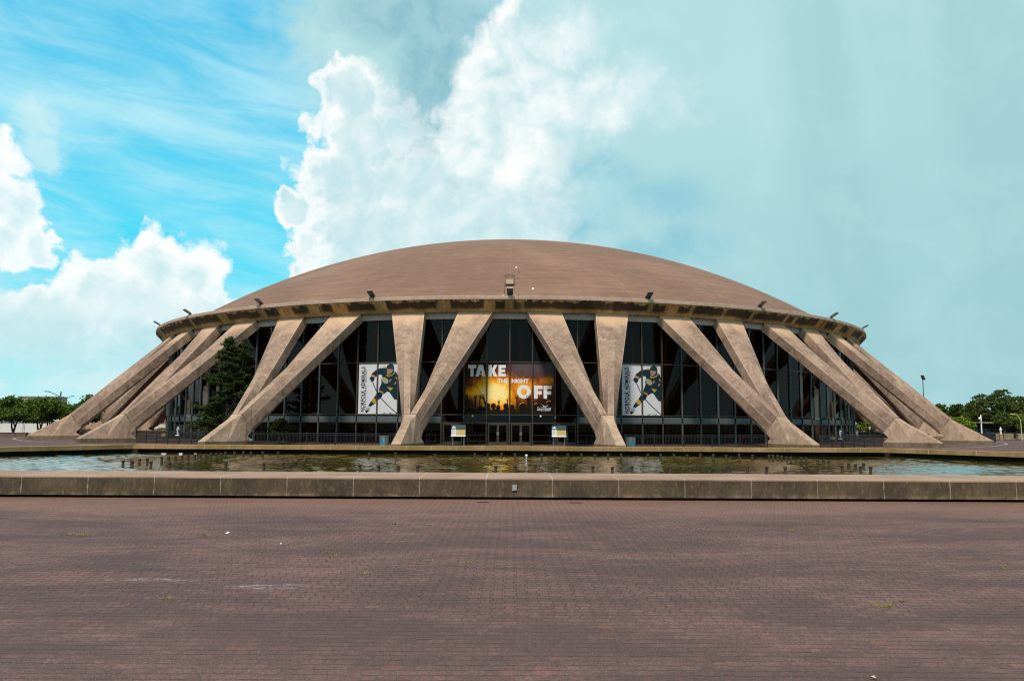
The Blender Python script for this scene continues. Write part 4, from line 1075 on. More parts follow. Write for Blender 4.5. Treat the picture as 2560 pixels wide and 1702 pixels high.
# ------------------------------------------------------------------ railings, fences, signs, bins by the arena
def polw(th, r, z=0.0):
    return Vector(pol(th + math.degrees(PHI), r, z))
def fence(a, b, label, h=1.1, z0=0.0):
    a, b = Vector((a[0], a[1], z0)), Vector((b[0], b[1], z0)); L = (b - a).length; ang = math.atan2((b - a).y, (b - a).x)
    root = empty('iron_fence', a, ang, label, 'fence', 'black iron fences between the buttress feet')
    mb = MB()
    for z in (.12, h - .16, h - .02): mb.box((L / 2, 0, z), (L, .045, .04))
    mb.build('rails', M['black'], root)
    mb = MB(); n = int(L / .125)
    for i in range(1, n): mb.box((L * i / n, 0, h / 2 + .02), (.022, .022, h - .12))
    mb.build('pickets', M['black'], root)
    m = max(2, int(round(L / 2.4)) + 1)
    for i in range(m):
        MB().bevel_box((L * i / (m - 1), 0, (h + .06) / 2), (.075, .075, h + .06), .01).build('post', M['black'], root)
    return root
def fp(th, r): p = polw(th, r); return (p.x, p.y)
fence(fp(-36.75, 57.2), fp(-23.5, 60.6), 'black iron fence between second and third buttress feet left of entrance')
fence(fp(-21.2, 58.0), fp(-8.7, 58.0), 'black iron fence between first and second buttress feet left of entrance')
fence(fp(8.9, 58.0), fp(21.2, 58.0), 'black iron fence between first and second buttress feet right of entrance')
fence(fp(23.5, 61.3), fp(36.75, 57.2), 'black iron fence between second and third buttress feet right of entrance')
fence(fp(38.6, 59.6), fp(44.2, 58.2), 'short black iron fence behind the third buttress foot right of entrance')
fence(fp(53.4, 60.4), (56.23, -26.58), 'black iron fence end running out past the farthest right buttress foot')
fence(fp(-50.6, 57.4), fp(-38.6, 57.4), 'black iron fence behind the third buttress foot left of entrance')

def handrail(x0, x1, y, label):
    root = empty('handrail', (x0, y, 0), 0, label, 'handrail', 'low handrails by the entrance doors')
    L = x1 - x0; mb = MB()
    for z in (.42, .96):
        mb.tube([(0, 0, z), (L, 0, z)], .024, 6); mb.tube([(0, 0, z), (0, 2.4, z)], .024, 6); mb.tube([(L, 0, z), (L, 2.4, z)], .024, 6)
    mb.build('rails', M['black'], root)
    for x in (0, L * .5, L):
        MB().tube([(x, 0, 0), (x, 0, .97)], .028, 6).build('post', M['black'], root)
    for x in (0, L): MB().tube([(x, 2.4, 0), (x, 2.4, .97)], .028, 6).build('post', M['black'], root)
handrail(-5.1, -2.0, -52.8, 'dark steel handrail left of the entrance doors behind the information board')
handrail(1.75, 4.75, -52.8, 'dark steel handrail right of the entrance doors behind the information board')
handrail(-7.0, -5.5, -52.6, 'short dark steel handrail beside the left front buttress foot')
handrail(5.6, 7.0, -52.6, 'short dark steel handrail beside the right front buttress foot')

def info_board(x, y, label):
    root = empty('information_board', (x, y, 0), 0, label, 'information board', 'information boards before the entrance')
    for sx in (-.45, .45): MB().box((sx, .06, .45), (.07, .07, .90)).build('leg', M['steel'], root)
    T = Matrix.Translation((0, 0, 1.30)) @ Matrix.Rotation(R(-14), 4, 'X')
    def part(name, c, d, m, parent=root):
        mb = MB(); mb.bevel_box(c, d, min(d) * .2); mb.v = [T @ Vector(v) for v in mb.v]; return mb.build(name, m, parent)
    part('panel', (0, 0, 0), (1.16, .05, .96), M['signgreen'])
    part('map_sheet', (.19, -.032, -.14), (.74, .012, .44), M['tan'])
    part('notice_sheet', (-.375, -.034, -.12), (.38, .014, .50), F['paper'])
    part('shelf', (0, -.05, -.43), (1.18, .10, .08), M['white'])
    mb = MB(); mb.add([T @ Vector(v) for v in [(-.53, -.036, .22), (-.22, -.036, .22), (-.22, -.036, .29), (-.30, -.036, .34), (-.375, -.036, .40), (-.45, -.036, .34), (-.53, -.036, .29)]], [tuple(range(7))])
    mb.build('dome_emblem', F['paper'], root)
    mb = MB()
    for zz, w in ((.34, .5), (.26, .62), (.19, .55)): mb.add([T @ Vector(v) for v in [(-.10, -.036, zz), (-.10 + w, -.036, zz), (-.10 + w, -.036, zz + .035), (-.10, -.036, zz + .035)]], [(0, 1, 2, 3)])
    mb.build('heading_lines', F['teal'], root)
    mb = MB()
    for j in range(4): mb.add([T @ Vector(v) for v in [(-.14, -.040, .02 - j * .09), (.52, -.040, .02 - j * .09), (.52, -.040, .045 - j * .09), (-.14, -.040, .045 - j * .09)]], [(0, 1, 2, 3)])
    mb.build('map_lines', F['yellow'], root)
    mb = MB()
    for j in range(6): mb.add([T @ Vector(v) for v in [(-.52, -.044, .06 - j * .07), (-.26 - .04 * (j % 2), -.044, .06 - j * .07), (-.26 - .04 * (j % 2), -.044, .075 - j * .07), (-.52, -.044, .075 - j * .07)]], [(0, 1, 2, 3)])
    mb.build('notice_lines', F['teal'], root)
info_board(-4.20, -54.8, 'tan and dark green information board standing left of the entrance doors')
info_board(3.88, -54.8, 'tan and dark green information board standing right of the entrance doors')

def bin_mat():
    m, k, b = new_mat('bin_metal')
    p = k.node('ShaderNodeTexCoord').outputs['Object']
    x, y, z = k.sep(p)
    st = k.noise(k.v('MULTIPLY', p, (6, 6, .7)), 1.6, 4, .6)
    c = k.mix(k.ss(st, .4, .62), (0.10, 0.17, 0.19), (0.28, 0.36, 0.40))
    bl = k.v('LENGTH', k.v('MULTIPLY', k.v('SUBTRACT', p, (-.12, -.33, .45)), (5.5, 3.0, 5.0)))
    c = k.mix(k.ss(bl, 1.0, .75), c, (0.02, 0.27, 0.50))
    k.put(b.inputs['Base Color'], c); k.put(b.inputs['Metallic'], .55); k.put(b.inputs['Roughness'], .35)
    return m
BM_ = bin_mat()
def trash_can(x, y, rz, label):
    root = empty('trash_can', (x, y, 0), rz, label, 'trash can', 'steel trash cans by the front buttresses')
    MB().lathe([(.33, .02), (.345, .06), (.345, .88), (.33, .91)], seg=24).build('drum', BM_, root, False)
    MB().lathe([(.355, .885), (.365, .905), (.36, .935), (.24, .935), (.23, .90)], seg=24).build('rim', M['steel'], root)
    MB().lathe([(.22, .70), (.22, .896)], seg=16).build('liner', M['black'], root)
trash_can(-9.46, -59.25, .0, 'dented steel trash can with blue patch left of the left front buttress')
trash_can(8.97, -59.32, .9, 'blue streaked steel trash can right of the right front buttress')

def way_sign(x, y, rz, label):
    root = empty('wayfinding_sign', (x, y, 0), rz, label, 'sign', 'black wayfinding signs')
    MB().bevel_box((0, 0, .36), (.10, .10, .72), .01).build('post', M['black'], root)
    MB().bevel_box((0, 0, 1.17), (.56, .08, .86), .02).build('panel', M['black'], root)
    mb = MB(); mb.bevel_box((-.10, -.03, .775), (.44, .09, .06), .01); mb.build('white_bar', M['white'], root)
    g = MB(); yy = -.046
    dome_ = [(-.22 + .11 * (1 - math.cos(math.pi * i / 10)), 0, 1.38 + .11 * math.sin(math.pi * i / 10)) for i in range(11)]
    g.add([(x_, yy, z_) for x_, _, z_ in dome_], [tuple(range(11))[::-1]])
    for (xa, xb, za, zb) in ((-.25, .02, 1.28, 1.325), (-.25, -.08, 1.19, 1.24), (-.19, -.12, .89, 1.18), (-.12, 0.0, .98, 1.01), (-.19, .08, .865, .895)):
        g.add([(xa, yy, za), (xb, yy, za), (xb, yy, zb), (xa, yy, zb)], [(0, 1, 2, 3)])
    g.build('emblem_and_lettering', F['paper'], root)
way_sign(-27.75, -52.1, R(-14), 'black wayfinding sign behind the fence left of the tall pine')
way_sign(27.75, -52.05, R(14), 'black wayfinding sign behind the fence right of the entrance')

o = MB().box((0, 0, .22), (.05, .05, .44)).box((0, 0, .50), (.20, .06, .14), 1).build('marker_post', [M['black'], M['cyan']], None, False, (-20.9, -54.6, 0)); tag(o, 'small pale cyan marker on a stake beside the second left buttress foot', 'marker')
o = MB().tube([(0, 0, 0), (0, 0, .95)], .05, 8).lathe([(.07, .95), (.075, 1.02), (.03, 1.06)], seg=10).build('bollard', M['hatch'], None, False, (33.1, -41.4, 0)); tag(o, 'slim tan post standing behind the right fence by the glass', 'bollard')
for x, y, lb, top in ((27.34, -51.2, 'oval tan plaque on a slim post behind the right fence', .84), (-31.9, -45.6, 'oval tan plaque on a slim post left of the pine', .70)):
    root = empty('oval_plaque', (x, y, 0), 0, lb, 'plaque')
    MB().tube([(0, .03, 0), (0, .03, top)], .025, 6).build('post', M['black'], root)
    mb = MB(); mb.lathe([(.02, -.02), (.19, -.015), (.19, .015), (.02, .02)], seg=20); mb.v = [(a * 1.15, -c - .03, top + b * .75) for a, b, c in mb.v]; mb.build('plate', M['tan'], root)

# ------------------------------------------------------------------ vegetation
def leaves(centres, size, name, mat, parent, flatness=.4, elong=1.0, rng=RNG, dirs=None):
    """One quad leaf per centre, randomly turned."""
    c = np.asarray(centres); n = len(c)
    a = rng.normal(size=(n, 3)) if dirs is None else dirs + rng.normal(size=(n, 3)) * .35
    a /= np.linalg.norm(a, axis=1, keepdims=True)
    b = np.cross(a, rng.normal(size=(n, 3))); b /= np.linalg.norm(b, axis=1, keepdims=True) + 1e-9
    s = size * rng.uniform(.6, 1.35, (n, 1))
    a = a * s * elong; b = b * s * .62
    v = np.stack([c - a - b * .4, c - a * .1 + b, c + a, c + a * .1 - b], 1).reshape(-1, 3)
    f = [(4 * i, 4 * i + 1, 4 * i + 2, 4 * i + 3) for i in range(n)]
    me = bpy.data.meshes.new(name); me.from_pydata(v.tolist(), [], f); me.materials.append(mat); me.update()
    o = bpy.data.objects.new(name, me); COL.objects.link(o); o.parent = parent
    return o
def cluster_points(lobes, n, rng, shell=.55, clump=.35):
    """Leaf positions: lobes -> clumps near the lobe surface -> leaves; leaves gaps between clumps."""
    w = np.array([l[3] * l[4] * l[5] for l in lobes]) ** .7; w /= w.sum()
    out = []
    per = 26
    for l, k in zip(lobes, rng.multinomial(n // per, w)):
        d = rng.normal(size=(k, 3)); d /= np.linalg.norm(d, axis=1, keepdims=True)
        rad = rng.uniform(shell, 1.0, (k, 1)) ** .7 * (1 + rng.normal(size=(k, 1)) * .10)
        cc = np.array(l[:3]) + d * rad * np.array(l[3:6])
        for q in cc:
            r_ = clump * rng.uniform(.5, 1.3)
            out.append(q + rng.normal(size=(per, 3)) * np.array([r_, r_, r_ * .5]) * .6)
    return np.concatenate(out)
def tree(label, loc, lobes, trunks, n, leaf, mat='leaf', bark='bark', clump=.42, group=None, seed=1, name='tree'):
    rng = np.random.default_rng(seed)
    root = empty(name, loc, 0, label, 'tree', group)
    mb = MB()
    for pts in trunks: mb.tube([p[:3] for p in pts], [p[3] for p in pts], 7)
    mb.build('trunk', M[bark], root)
    leaves(cluster_points(lobes, n, rng, clump=clump), leaf, 'crown', M[mat], root, rng=rng)
    return root
def lobes_for(w, z0, z1, n, seed, flat_=.36):
    r = random.Random(seed); h = z1 - z0; out = [(0, 0, z0 + h * .45, w * .36, w * .36, h * .40)]
    for i in range(n):
        a = 2 * math.pi * i / n + r.uniform(-.4, .4); d = w * r.uniform(.24, .40); z = z0 + h * r.uniform(.25, .78)
        s = w * r.uniform(.16, .26); out.append((d * math.cos(a), d * math.sin(a), z, s, s, h * r.uniform(.2, flat_)))
    for i in range(3):
        a = r.uniform(0, 6.28); d = w * r.uniform(.02, .22); s = w * r.uniform(.10, .17)
        out.append((d * math.cos(a), d * math.sin(a), z0 + h * r.uniform(.76, .90), s, s, h * .17))
    return out
def vtrunk(z, sp, r=.11):
    return [[(0, 0, 0, r * 1.3), (sp * .35, .05, z * .35, r), (sp, .1, z, r * .7), (sp * 1.5, .2, z * 1.5, r * .3)], [(0, 0, .02, r * 1.2), (-sp * .45, -.05, z * .4, r * .9), (-sp * .85, .1, z, r * .65), (-sp * 1.3, .0, z * 1.5, r * .3)],
            [(sp * .35, .05, z * .38, r * .7), (sp * .1, -.4, z * 1.1, r * .5), (0, -.5, z * 1.6, r * .25)]]
LW = (-58.1, -24.0)
TL = [(-61.4, -20.6, 5.6, 1.75, 4.85, 'round green tree with forked trunk, second from the left edge'), (-58.8, -19.6, 5.4, 1.8, 4.55, 'round green tree with forked trunk below the tall street lamp'), (-64.8, -21.5, 5.4, 1.8, 4.7, 'green tree cut by the left edge of the picture'),
      (-57.6, -13.0, 5.2, 1.7, 4.1, 'green tree partly hidden by the leftmost buttress foot'), (-62.6, -11.0, 5.6, 1.8, 4.5, 'darker green tree behind the gap between the forked trees')]
for i, (x, y, w, z0, z1, lb) in enumerate(TL):
    tree(lb, (x, y, .45), lobes_for(w, z0 - .45, z1 - .45, 9, 20 + i), vtrunk(1.7, .42), 9000, .16, 'leaf', 'bark', .40, 'green trees behind the left planter wall', 40 + i)
tree('wispy green treetops seen behind the leftmost buttress', (-62.0, 2.0, 0), lobes_for(6.4, 2.0, 5.5, 8, 77), vtrunk(2.2, .5), 6000, .2, 'leaf_dark', 'bark', .5, None, 77)
tree('dense green tree behind the farthest left buttress, between the slanting arms', (-66.0, 14.0, 0), lobes_for(8.0, 1.0, 5.6, 8, 78), vtrunk(2.2, .5), 6000, .24, 'leaf', 'bark', .5, None, 78)
# right side
bl = [(0, 0, 4.2, 3.6, 3.2, 2.2), (2.6, 0, 4.9, 2.4, 2.4, 1.6), (-2.9, .3, 5.1, 1.7, 1.7, .65), (-3.9, -.3, 4.5, 1.4, 1.4, .60), (-1.5, .4, 6.3, 1.7, 1.6, .55), (.9, .2, 6.8, 1.35, 1.3, .85), (-2.6, -.5, 3.6, 2.4, 2.2, .75), (3.8, .3, 5.5, 1.5, 1.5, .85), (5.2, .3, 4.7, 1.5, 1.5, 1.0), (1.0, -1.5, 3.6, 2.8, 1.6, 1.5), (-.2, -.6, 5.5, 1.7, 1.6, .6), (-4.4, .1, 3.3, 1.0, 1.0, .5), (6.6, .2, 3.9, 1.8, 1.6, 1.2)]
tree('large dark spreading tree with layered branches at the right edge', (77.0, 6.4, 0), bl, [[(0, 0, 0, .35), (.2, 0, 1.8, .28), (-.3, 0, 3.6, .2), (-1.4, 0, 5.9, .08)], [(.2, 0, 1.8, .2), (1.3, 0, 3.8, .14), (1.4, .1, 6.4, .06)], [(0, 0, 2.0, .16), (-1.8, 0, 3.7, .11), (-3.6, 0, 4.7, .04)], [(.2, 0, 2.4, .16), (2.6, .1, 4.1, .1), (4.6, .2, 4.9, .04)]], 16000, .17, 'leaf_dark', 'bark', .42, None, 51)
tree('mid green tree right beside the farthest buttress slope', (74.4, 18.0, 0), lobes_for(6.5, .6, 5.6, 8, 61), vtrunk(2.0, .5), 7000, .24, 'leaf_dark', 'bark', .5, 'trees behind the shelter', 61)
tree('mid green tree left of the concrete utility pole', (70.8, 22.0, 0), lobes_for(6.0, .6, 6.0, 8, 64), vtrunk(2.0, .5), 6000, .24, 'leaf_dark', 'bark', .5, 'trees behind the shelter', 64)
tree('mid green tree between the utility pole and the large dark tree', (79.0, 19.0, 0), lobes_for(7.0, .6, 5.0, 8, 62), vtrunk(2.0, .5), 7000, .24, 'leaf_dark', 'bark', .5, 'trees behind the shelter', 62)
tree('low green tree under the large dark tree behind the shelter', (86.0, 16.0, 0), lobes_for(9.0, .5, 4.6, 8, 63), vtrunk(2.0, .5), 7000, .26, 'leaf_dark', 'bark', .5, 'trees behind the shelter', 63)
tree('yellow green bushy tree beside the farthest right buttress foot', (63.9, -5.8, 0), lobes_for(3.2, .8, 3.1, 7, 65), vtrunk(1.0, .25, .07), 5200, .12, 'leaf_lime', 'bark', .28, None, 65)
tree('slim young street tree standing before the shelter', (67.1, -10.6, 0), lobes_for(2.0, 1.75, 3.75, 7, 66), [[(0, 0, 0, .06), (0, 0, 1.6, .05), (.05, 0, 3.0, .02)], [(0, 0, 1.6, .03), (.4, 0, 2.6, .015)], [(0, 0, 1.6, .03), (-.4, .1, 2.6, .015)]], 3600, .11, 'leaf_dark', 'palebark', .25, None, 66)
tree('bright yellow green tree cut by the right edge of the picture', (70.0, -10.6, 0), lobes_for(2.9, 1.2, 3.6, 7, 67), [[(0, 0, 0, .08), (0, 0, 1.4, .06), (.1, 0, 2.8, .02)], [(0, 0, 1.2, .04), (.6, 0, 2.4, .015)], [(0, 0, 1.2, .04), (-.6, .1, 2.4, .015)]], 4600, .12, 'leaf_lime', 'bark', .28, None, 67)
tree('small lime green bush seen under the right buttress arms', (56.2, 6.0, 0), lobes_for(3.4, .9, 2.7, 6, 68), vtrunk(.8, .2, .06), 2600, .14, 'leaf_lime', 'bark', .3, None, 68)

def pine(label, loc, h, rad, n_br, seed, tops=((0, 0, 1.0),), z0=.25):
    rng = np.random.default_rng(seed); rr = random.Random(seed)
    root = empty('pine_tree', loc, 0, label, 'tree')
    mb = MB(); pts = []; dirs = []
    for tx, ty, th_ in tops:
        H = h * th_
        mb.tube([(0, 0, 0), (tx * .5, ty * .5, H * .45), (tx, ty, H)], [.14, .09, .015], 7)
        nb = int(n_br * (th_ if tx == 0 else .5))
        for i in range(nb):
            u = z0 / H + (1 - z0 / H) * (i + rr.random()) / nb
            if tx and u < .45: continue
            z = H * u; bx, by = tx * u, ty * u
            L = rad * (1 - u) ** .75 * rr.uniform(.45, 1.12) + .22
            a = rr.uniform(0, 2 * math.pi); up = rr.uniform(.02, .35)
            d = Vector((math.cos(a), math.sin(a), up)).normalized()
            e = Vector((bx, by, z)) + d * L
            mb.tube([(bx, by, z), (bx + d.x * L * .6, by + d.y * L * .6, z + d.z * L * .45), tuple(e)], [.03, .02, .007], 4)
            m = int(10 + 26 * L)
            for q in range(m):
                f = .25 + .75 * (q / m) ** .8
                c = Vector((bx, by, z)) + d * L * f + Vector((rng.normal() * .13 * (.6 + L * .3), rng.normal() * .13 * (.6 + L * .3), rng.normal() * .06 + .02))
                for s in range(5):
                    pts.append((c.x + rng.normal() * .06, c.y + rng.normal() * .06, c.z + rng.normal() * .04)); dirs.append((d.x + rng.normal() * .7, d.y + rng.normal() * .7, .35 + rng.normal() * .5))
    mb.build('trunk', M['palebark'], root)
    leaves(np.array(pts), .085, 'foliage', M['needle'], root, elong=1.35, rng=rng, dirs=np.array(dirs))
    return root
pine('tall dark green pine growing between the second and third left buttresses', (-25.9, -46.4, 0), 9.6, 3.3, 95, 3, ((0, 0, 1.0), (1.7, -.3, .965), (.9, .3, .82)))
pine('low dark pine sapling in the shade right of the second left buttress', (-20.4, -48.6, 0), 2.1, 1.7, 34, 9, ((0, 0, 1.0),), .5)

def tuft(x, y, s, label, seed, group=None):
    s *= .72
    r = random.Random(seed); mb = MB()
    for i in range(int(26 * max(.6, s))):
        a = r.uniform(0, 6.28); d = abs(r.gauss(0, .045)) * s; l = r.uniform(.015, .045) * s; lean = r.uniform(.3, 1.6)
        bx, by = d * math.cos(a) * 1.7, d * math.sin(a) * .7
        tx, ty = bx + math.cos(a) * l * lean, by + math.sin(a) * l * lean; w = .005
        mb.add([(bx - w, by, 0), (bx + w, by, 0), (tx + w * .3, ty, l), (tx - w * .3, ty, l)], [(0, 1, 2, 3)])
    o = mb.build('weed', M['weed'], None, False, (x, y, .002)); tag(o, label, 'weed', group); return o
WEED = [(-7.59,-104.74,1.5,'pale grass tuft farthest left on the pavers'), (-7.29,-104.87,1.8,'bushy pale grass tuft second from the left on the pavers'), (-5.26,-104.75,1.6,'yellow green grass tuft left of the white paper scrap'), (-5.74,-103.79,.9,'faint grass sprig behind the yellow green tuft'),
        (-5.68,-105.99,.9,'faint green sprig before the left grass tufts'), (-3.77,-106.40,.9,'thin green sprig in the left middle of the paving'), (-2.74,-106.44,.9,'thin green sprig behind the upright dry stalk tuft'), (-2.55,-106.82,1.2,'grass tuft with an upright dry stalk left of centre'),
        (-3.82,-109.59,1.1,'yellow grass tuft nearest the white bloom stains'), (-2.24,-103.07,1.4,'yellow grass tuft left of centre nearest the pool wall'), (-1.56,-103.16,1.1,'small yellow tuft nearest centre by the pool wall'), (-1.16,-107.18,1.2,'yellow green tuft left of the paving centre'),
        (-0.56,-107.23,.9,'small green tuft just left of the paving centre'), (-1.90,-108.09,1.0,'yellow tuft in front of the stalk tuft'), (4.05,-109.82,1.6,'dense green grass tuft at the right of the paving'), (4.36,-109.56,1.0,'small green tuft behind the dense right tuft'),
        (5.23,-103.75,1.0,'thin yellow sprig at right middle near the pool'), (6.78,-107.57,.9,'small green sprig by the right edge'), (10.27,-101.49,1.2,'pale sprig far right near the pool wall')]
for i, (x, y, s, lb) in enumerate(WEED): tuft(x, y, s, lb, 100 + i, 'weeds between the pavers')
LIT_ALL = [(-4.97,-104.44,.09,'white','white paper scrap lying right of the yellow green tuft'), (-4.58,-109.34,.05,'white','pale scrap lying just left of the white bloom stains'), (-5.03,-101.37,.05,'white','white speck of litter near the pool wall at left'), (-3.68,-105.64,.04,'white','white speck of litter behind the left green sprigs'),
       (-4.07,-109.90,.06,'brick','orange scrap lying left of the yellow tuft'), (-6.15,-106.62,.03,'white','tiny white speck far left on the paving'), (-5.16,-110.26,.07,'white','pale scrap at the left edge of the paving'), (2.82,-112.25,.06,'cream','pale crumpled scrap at the bottom edge'), (-5.79,-106.82,.04,'white','tiny pale speck right of the far left speck'), (-4.02,-110.90,.04,'white','small white speck in front of the orange scrap')]
LIT = [LIT_ALL[i] for i in (0, 3, 4, 7)]
for i, (x, y, s, m, lb) in enumerate(LIT):
    s *= .38
    mb = MB(); mb.add([(-s, -s * .5, 0), (s * .9, -s * .6, .004), (s, s * .4, .02), (-s * .8, s * .6, .012), (0, 0, .03)], [(0, 1, 4), (1, 2, 4), (2, 3, 4), (3, 0, 4)])
    o = mb.build('litter', M['offwhite' if m == 'white' else m], None, False, (x, y, .003)); o.rotation_euler = (0, 0, i * .9); tag(o, lb, 'litter', 'scraps of litter on the pavers')

for x, y, lb in ((-0.68, -98.75, 'small dark drain slot in the pavers left of centre below the pool wall'), (1.62, -98.8, 'small dark drain slot in the pavers right of centre below the pool wall')):
    mb = MB(); mb.box((0, 0, .004), (.30, .12, .008))
    for i in range(7): mb.box((-.12 + .04 * i, 0, .010), (.012, .10, .006), 1)
    o = mb.build('drain_grate', [M['dark'], M['bronze']], None, False, (x, y, 0)); tag(o, lb, 'drain', 'drain slots by the pool wall')

# ------------------------------------------------------------------ left background
root = empty('planter_wall', (-58.1, -24, 0), 0, 'low dark concrete planter wall under the trees at left', 'wall')
MB().bevel_box((-14.0, .8, .22), (28, .5, .44), .02).build('wall', M['plinth'], root)
MB().bevel_box((-14.0, .8, .475), (28.1, .62, .07), .02).build('coping', M['plinth'], root)
root = empty('tent', (-78.0, 7.0, 0), 0, 'long low white marquee tent behind the trees at left', 'tent')
MB().box((2.0, 0, .95), (26, 3.5, 1.9)).build('side_cloth', M['offwhite'], root)
mb = MB()
for i in range(6):
    x0 = -11 + i * 4.35; mb.add([(x0, -2, 1.9), (x0 + 4.3, -2, 1.9), (x0 + 4.3, 2, 1.9), (x0, 2, 1.9), (x0 + 2.15, 0, 2.9)], [(0, 1, 4), (1, 2, 4), (2, 3, 4), (3, 0, 4)])
mb.build('roof', M['white'], root)
for i in range(7): MB().tube([(-11 + i * 4.35, -2, 0), (-11 + i * 4.35, -2, 1.92)], .04, 6).build('pole', M['steel'], root)
def tower(name, loc, w, d, h, label, mat, rows, cols, rz=0):
    root = empty(name, loc, rz, label, 'building')
    MB().box((0, 0, h / 2), (w, d, h)).build('walls', mat, root)
    MB().box((0, 0, h + .25), (w + .4, d + .4, .5)).build('roof_parapet', M['planter'], root)
    for r_ in range(rows):
        for c_ in range(cols):
            mb = MB(); x_ = -w / 2 + w * (c_ + .5) / cols; z_ = h * (r_ + .5) / rows
            mb.box((x_, -d / 2 - .02, z_), (w / cols * .6, .06, h / rows * .5)); mb.build('window', M['carglass'], root)
tower('apartment_building', (-180.0, 186, 0), 13.0, 10, 10.6, 'tan flat roofed building rising just over the left trees', simple('tan_render', (.36, .30, .24), .8), 3, 6, R(6))
tower('brick_building', (-66, 26, 0), 9, 6, 2.9, 'red brick building glimpsed left behind the arena glass', M['brick'], 1, 4)
root = empty('garden_wall', (-58.5, 11.4, 0), 0, 'white wall glimpsed left behind the arena glass', 'wall')
MB().bevel_box((0, 0, .75), (7, .3, 1.5), .02).build('wall', M['offwhite'], root)
MB().bevel_box((0, 0, 1.53), (7.1, .4, .06), .01).build('coping', M['white'], root)
rngb = np.random.default_rng(88); root = empty('shrub', (-53.5, 3.4, 0), 0, 'yellow green grassy shrub left behind the arena glass', 'shrub')
leaves(cluster_points([(0, 0, .45, 1.6, .8, .5), (1.2, 0, .35, .9, .7, .4)], 1800, rngb, .3, .2), .10, 'foliage', M['weed'], root, rng=rngb)
MB().tube([(0, 0, 0), (.1, 0, .5)], [.06, .03], 6).build('stem', M['bark'], root)

def street_lamp(loc, h, arm, label, mat='lampgrey'):
    root = empty('street_lamp', loc, 0, label, 'street lamp')
    MB().tube([(0, 0, 0), (0, 0, h)], [.15, .11], 8).build('pole', M[mat], root)
    sx = 1 if arm > 0 else -1; a = abs(arm)
    MB().tube([(0, 0, h - .75), (sx * a * .35, 0, h - .45), (sx * a * .7, 0, h - .08), (sx * a * .85, 0, h)], [.07, .065, .06, .06], 6).build('arm', M[mat], root)
    mb = MB(); mb.lathe([(.03, -.5), (.12, -.3), (.17, .05), (.12, .35), (.04, .45)], seg=10); mb.v = [(sx * (a * .95 + c), b, h + .04 + (a_ * .55)) for a_, b, c in mb.v]
    mb.build('lamp_head', M[mat], root, True)
street_lamp((-71.2, 6.4, 0), 6.5, -2.35, 'tall grey street lamp with curved arm to the left')
street_lamp((-96.3, 51.4, 0), 7.15, 2.2, 'smaller distant street lamp with arm to the right')

# ------------------------------------------------------------------ right background
root = empty('light_mast', (86.3, 46.4, 0), 0, 'tall thin sports light mast rising behind the right buttress', 'light mast')
MB().tube([(0, 0, 0), (0, 0, 11.8)], [.16, .09], 8).build('pole', M['lampgrey'], root)
mb = MB()
for i in range(3): mb.box((-.1 + .12 * i, -.1, 12.2 - .32 * i), (.62, .4, .26), 0, 0, R(20))
mb.build('lamp_bank', M['bronze'], root)
root = empty('utility_pole', (78.7, 21.4, 0), 0, 'pale concrete utility pole with short bracket before the right trees', 'utility pole')
MB().tube([(0, 0, 0), (0, 0, 5.3)], [.16, .12], 8).build('pole', M['planter'], root)
MB().tube([(0, 0, 4.9), (.5, 0, 5.15), (1.6, 0, 5.2)], .04, 6).build('bracket', M['steel'], root)
root = empty('shelter', (70.5, -5.5, 0), 0, 'low dark flat roofed shelter with posts at right behind the planters', 'shelter')
MB().bevel_box((1.6, 1.5, 2.36), (10.6, 4.2, .16), .03).build('roof', simple('shelter_roof', (.26, .20, .17), .7), root)
for x in (-3.2, 0.2, 3.4, 6.4): MB().box((x, .2, 1.14), (.14, .14, 2.28)).build('post', M['bronze'], root)
MB().box((1.6, 3.4, 1.1), (10.0, .15, 2.2)).build('back_wall', simple('shelter_wall', (.035, .026, .022), .8), root)
MB().box((.6, 3.25, .9), (3.8, .06, 1.1)).build('red_panel', simple('dull_red_panel', (.13, .035, .025), .7), root)
def planter(x0, x1, y, label):
    root = empty('planter', ((x0 + x1) / 2, y, 0), 0, label, 'planter', 'concrete planters before the shelter')
    w = x1 - x0
    MB().bevel_box((0, .5, .36), (w, 1.2, .72), .02).build('box', M['planter'], root)
    MB().bevel_box((0, .5, .77), (w + .06, 1.26, .10), .02).build('coping', M['cap'], root)
    rg = np.random.default_rng(int(x0 * 10)); leaves(cluster_points([(-w * .2 + i * w * .3, .5, .86, w * .16, .4, .16) for i in range(3)], 1100, rg, .2, .12), .07, 'plants', M['hedge'], root, rng=rg)
planter(68.4, 70.95, -6.6, 'tan concrete planter with low plants beside the dark gate')
planter(71.63, 76.5, -6.6, 'tan concrete planter cut by the right edge of the picture')
planter(63.6, 68.1, -5.2, 'tan concrete planter behind the fence end at right')
root = empty('gate', (71.3, -6.2, 0), 0, 'narrow dark gate between the two right planters', 'gate')
MB().box((0, 0, .45), (.56, .05, .86)).build('leaf', M['black'], root); MB().bevel_box((0, -.04, .08), (.6, .2, .1), .01).build('step', M['planter'], root)
root = empty('signal_pole', (61.8, -14.6, 0), 0, 'white pole with signal heads before the right shelter', 'signal pole')
MB().tube([(0, 0, 0), (0, 0, 3.35)], .075, 8).build('pole', M['white'], root)
for z, s in ((2.9, .30), (2.35, .22)): MB().bevel_box((-.18, -.02, z), (s, .2, s), .03).build('signal_head', M['white'] if s > .25 else M['steel'], root)
root = empty('street_lamp', (66.9, -14.6, 0), 0, 'white street lamp with swan neck arm at the right edge', 'street lamp')
MB().tube([(.15, 0, 0), (.1, 0, 2.4), (0, 0, 2.9), (-.35, 0, 3.35), (-.8, 0, 3.48)], [.045, .04, .035, .03, .025], 8).build('pole', M['offwhite'], root)
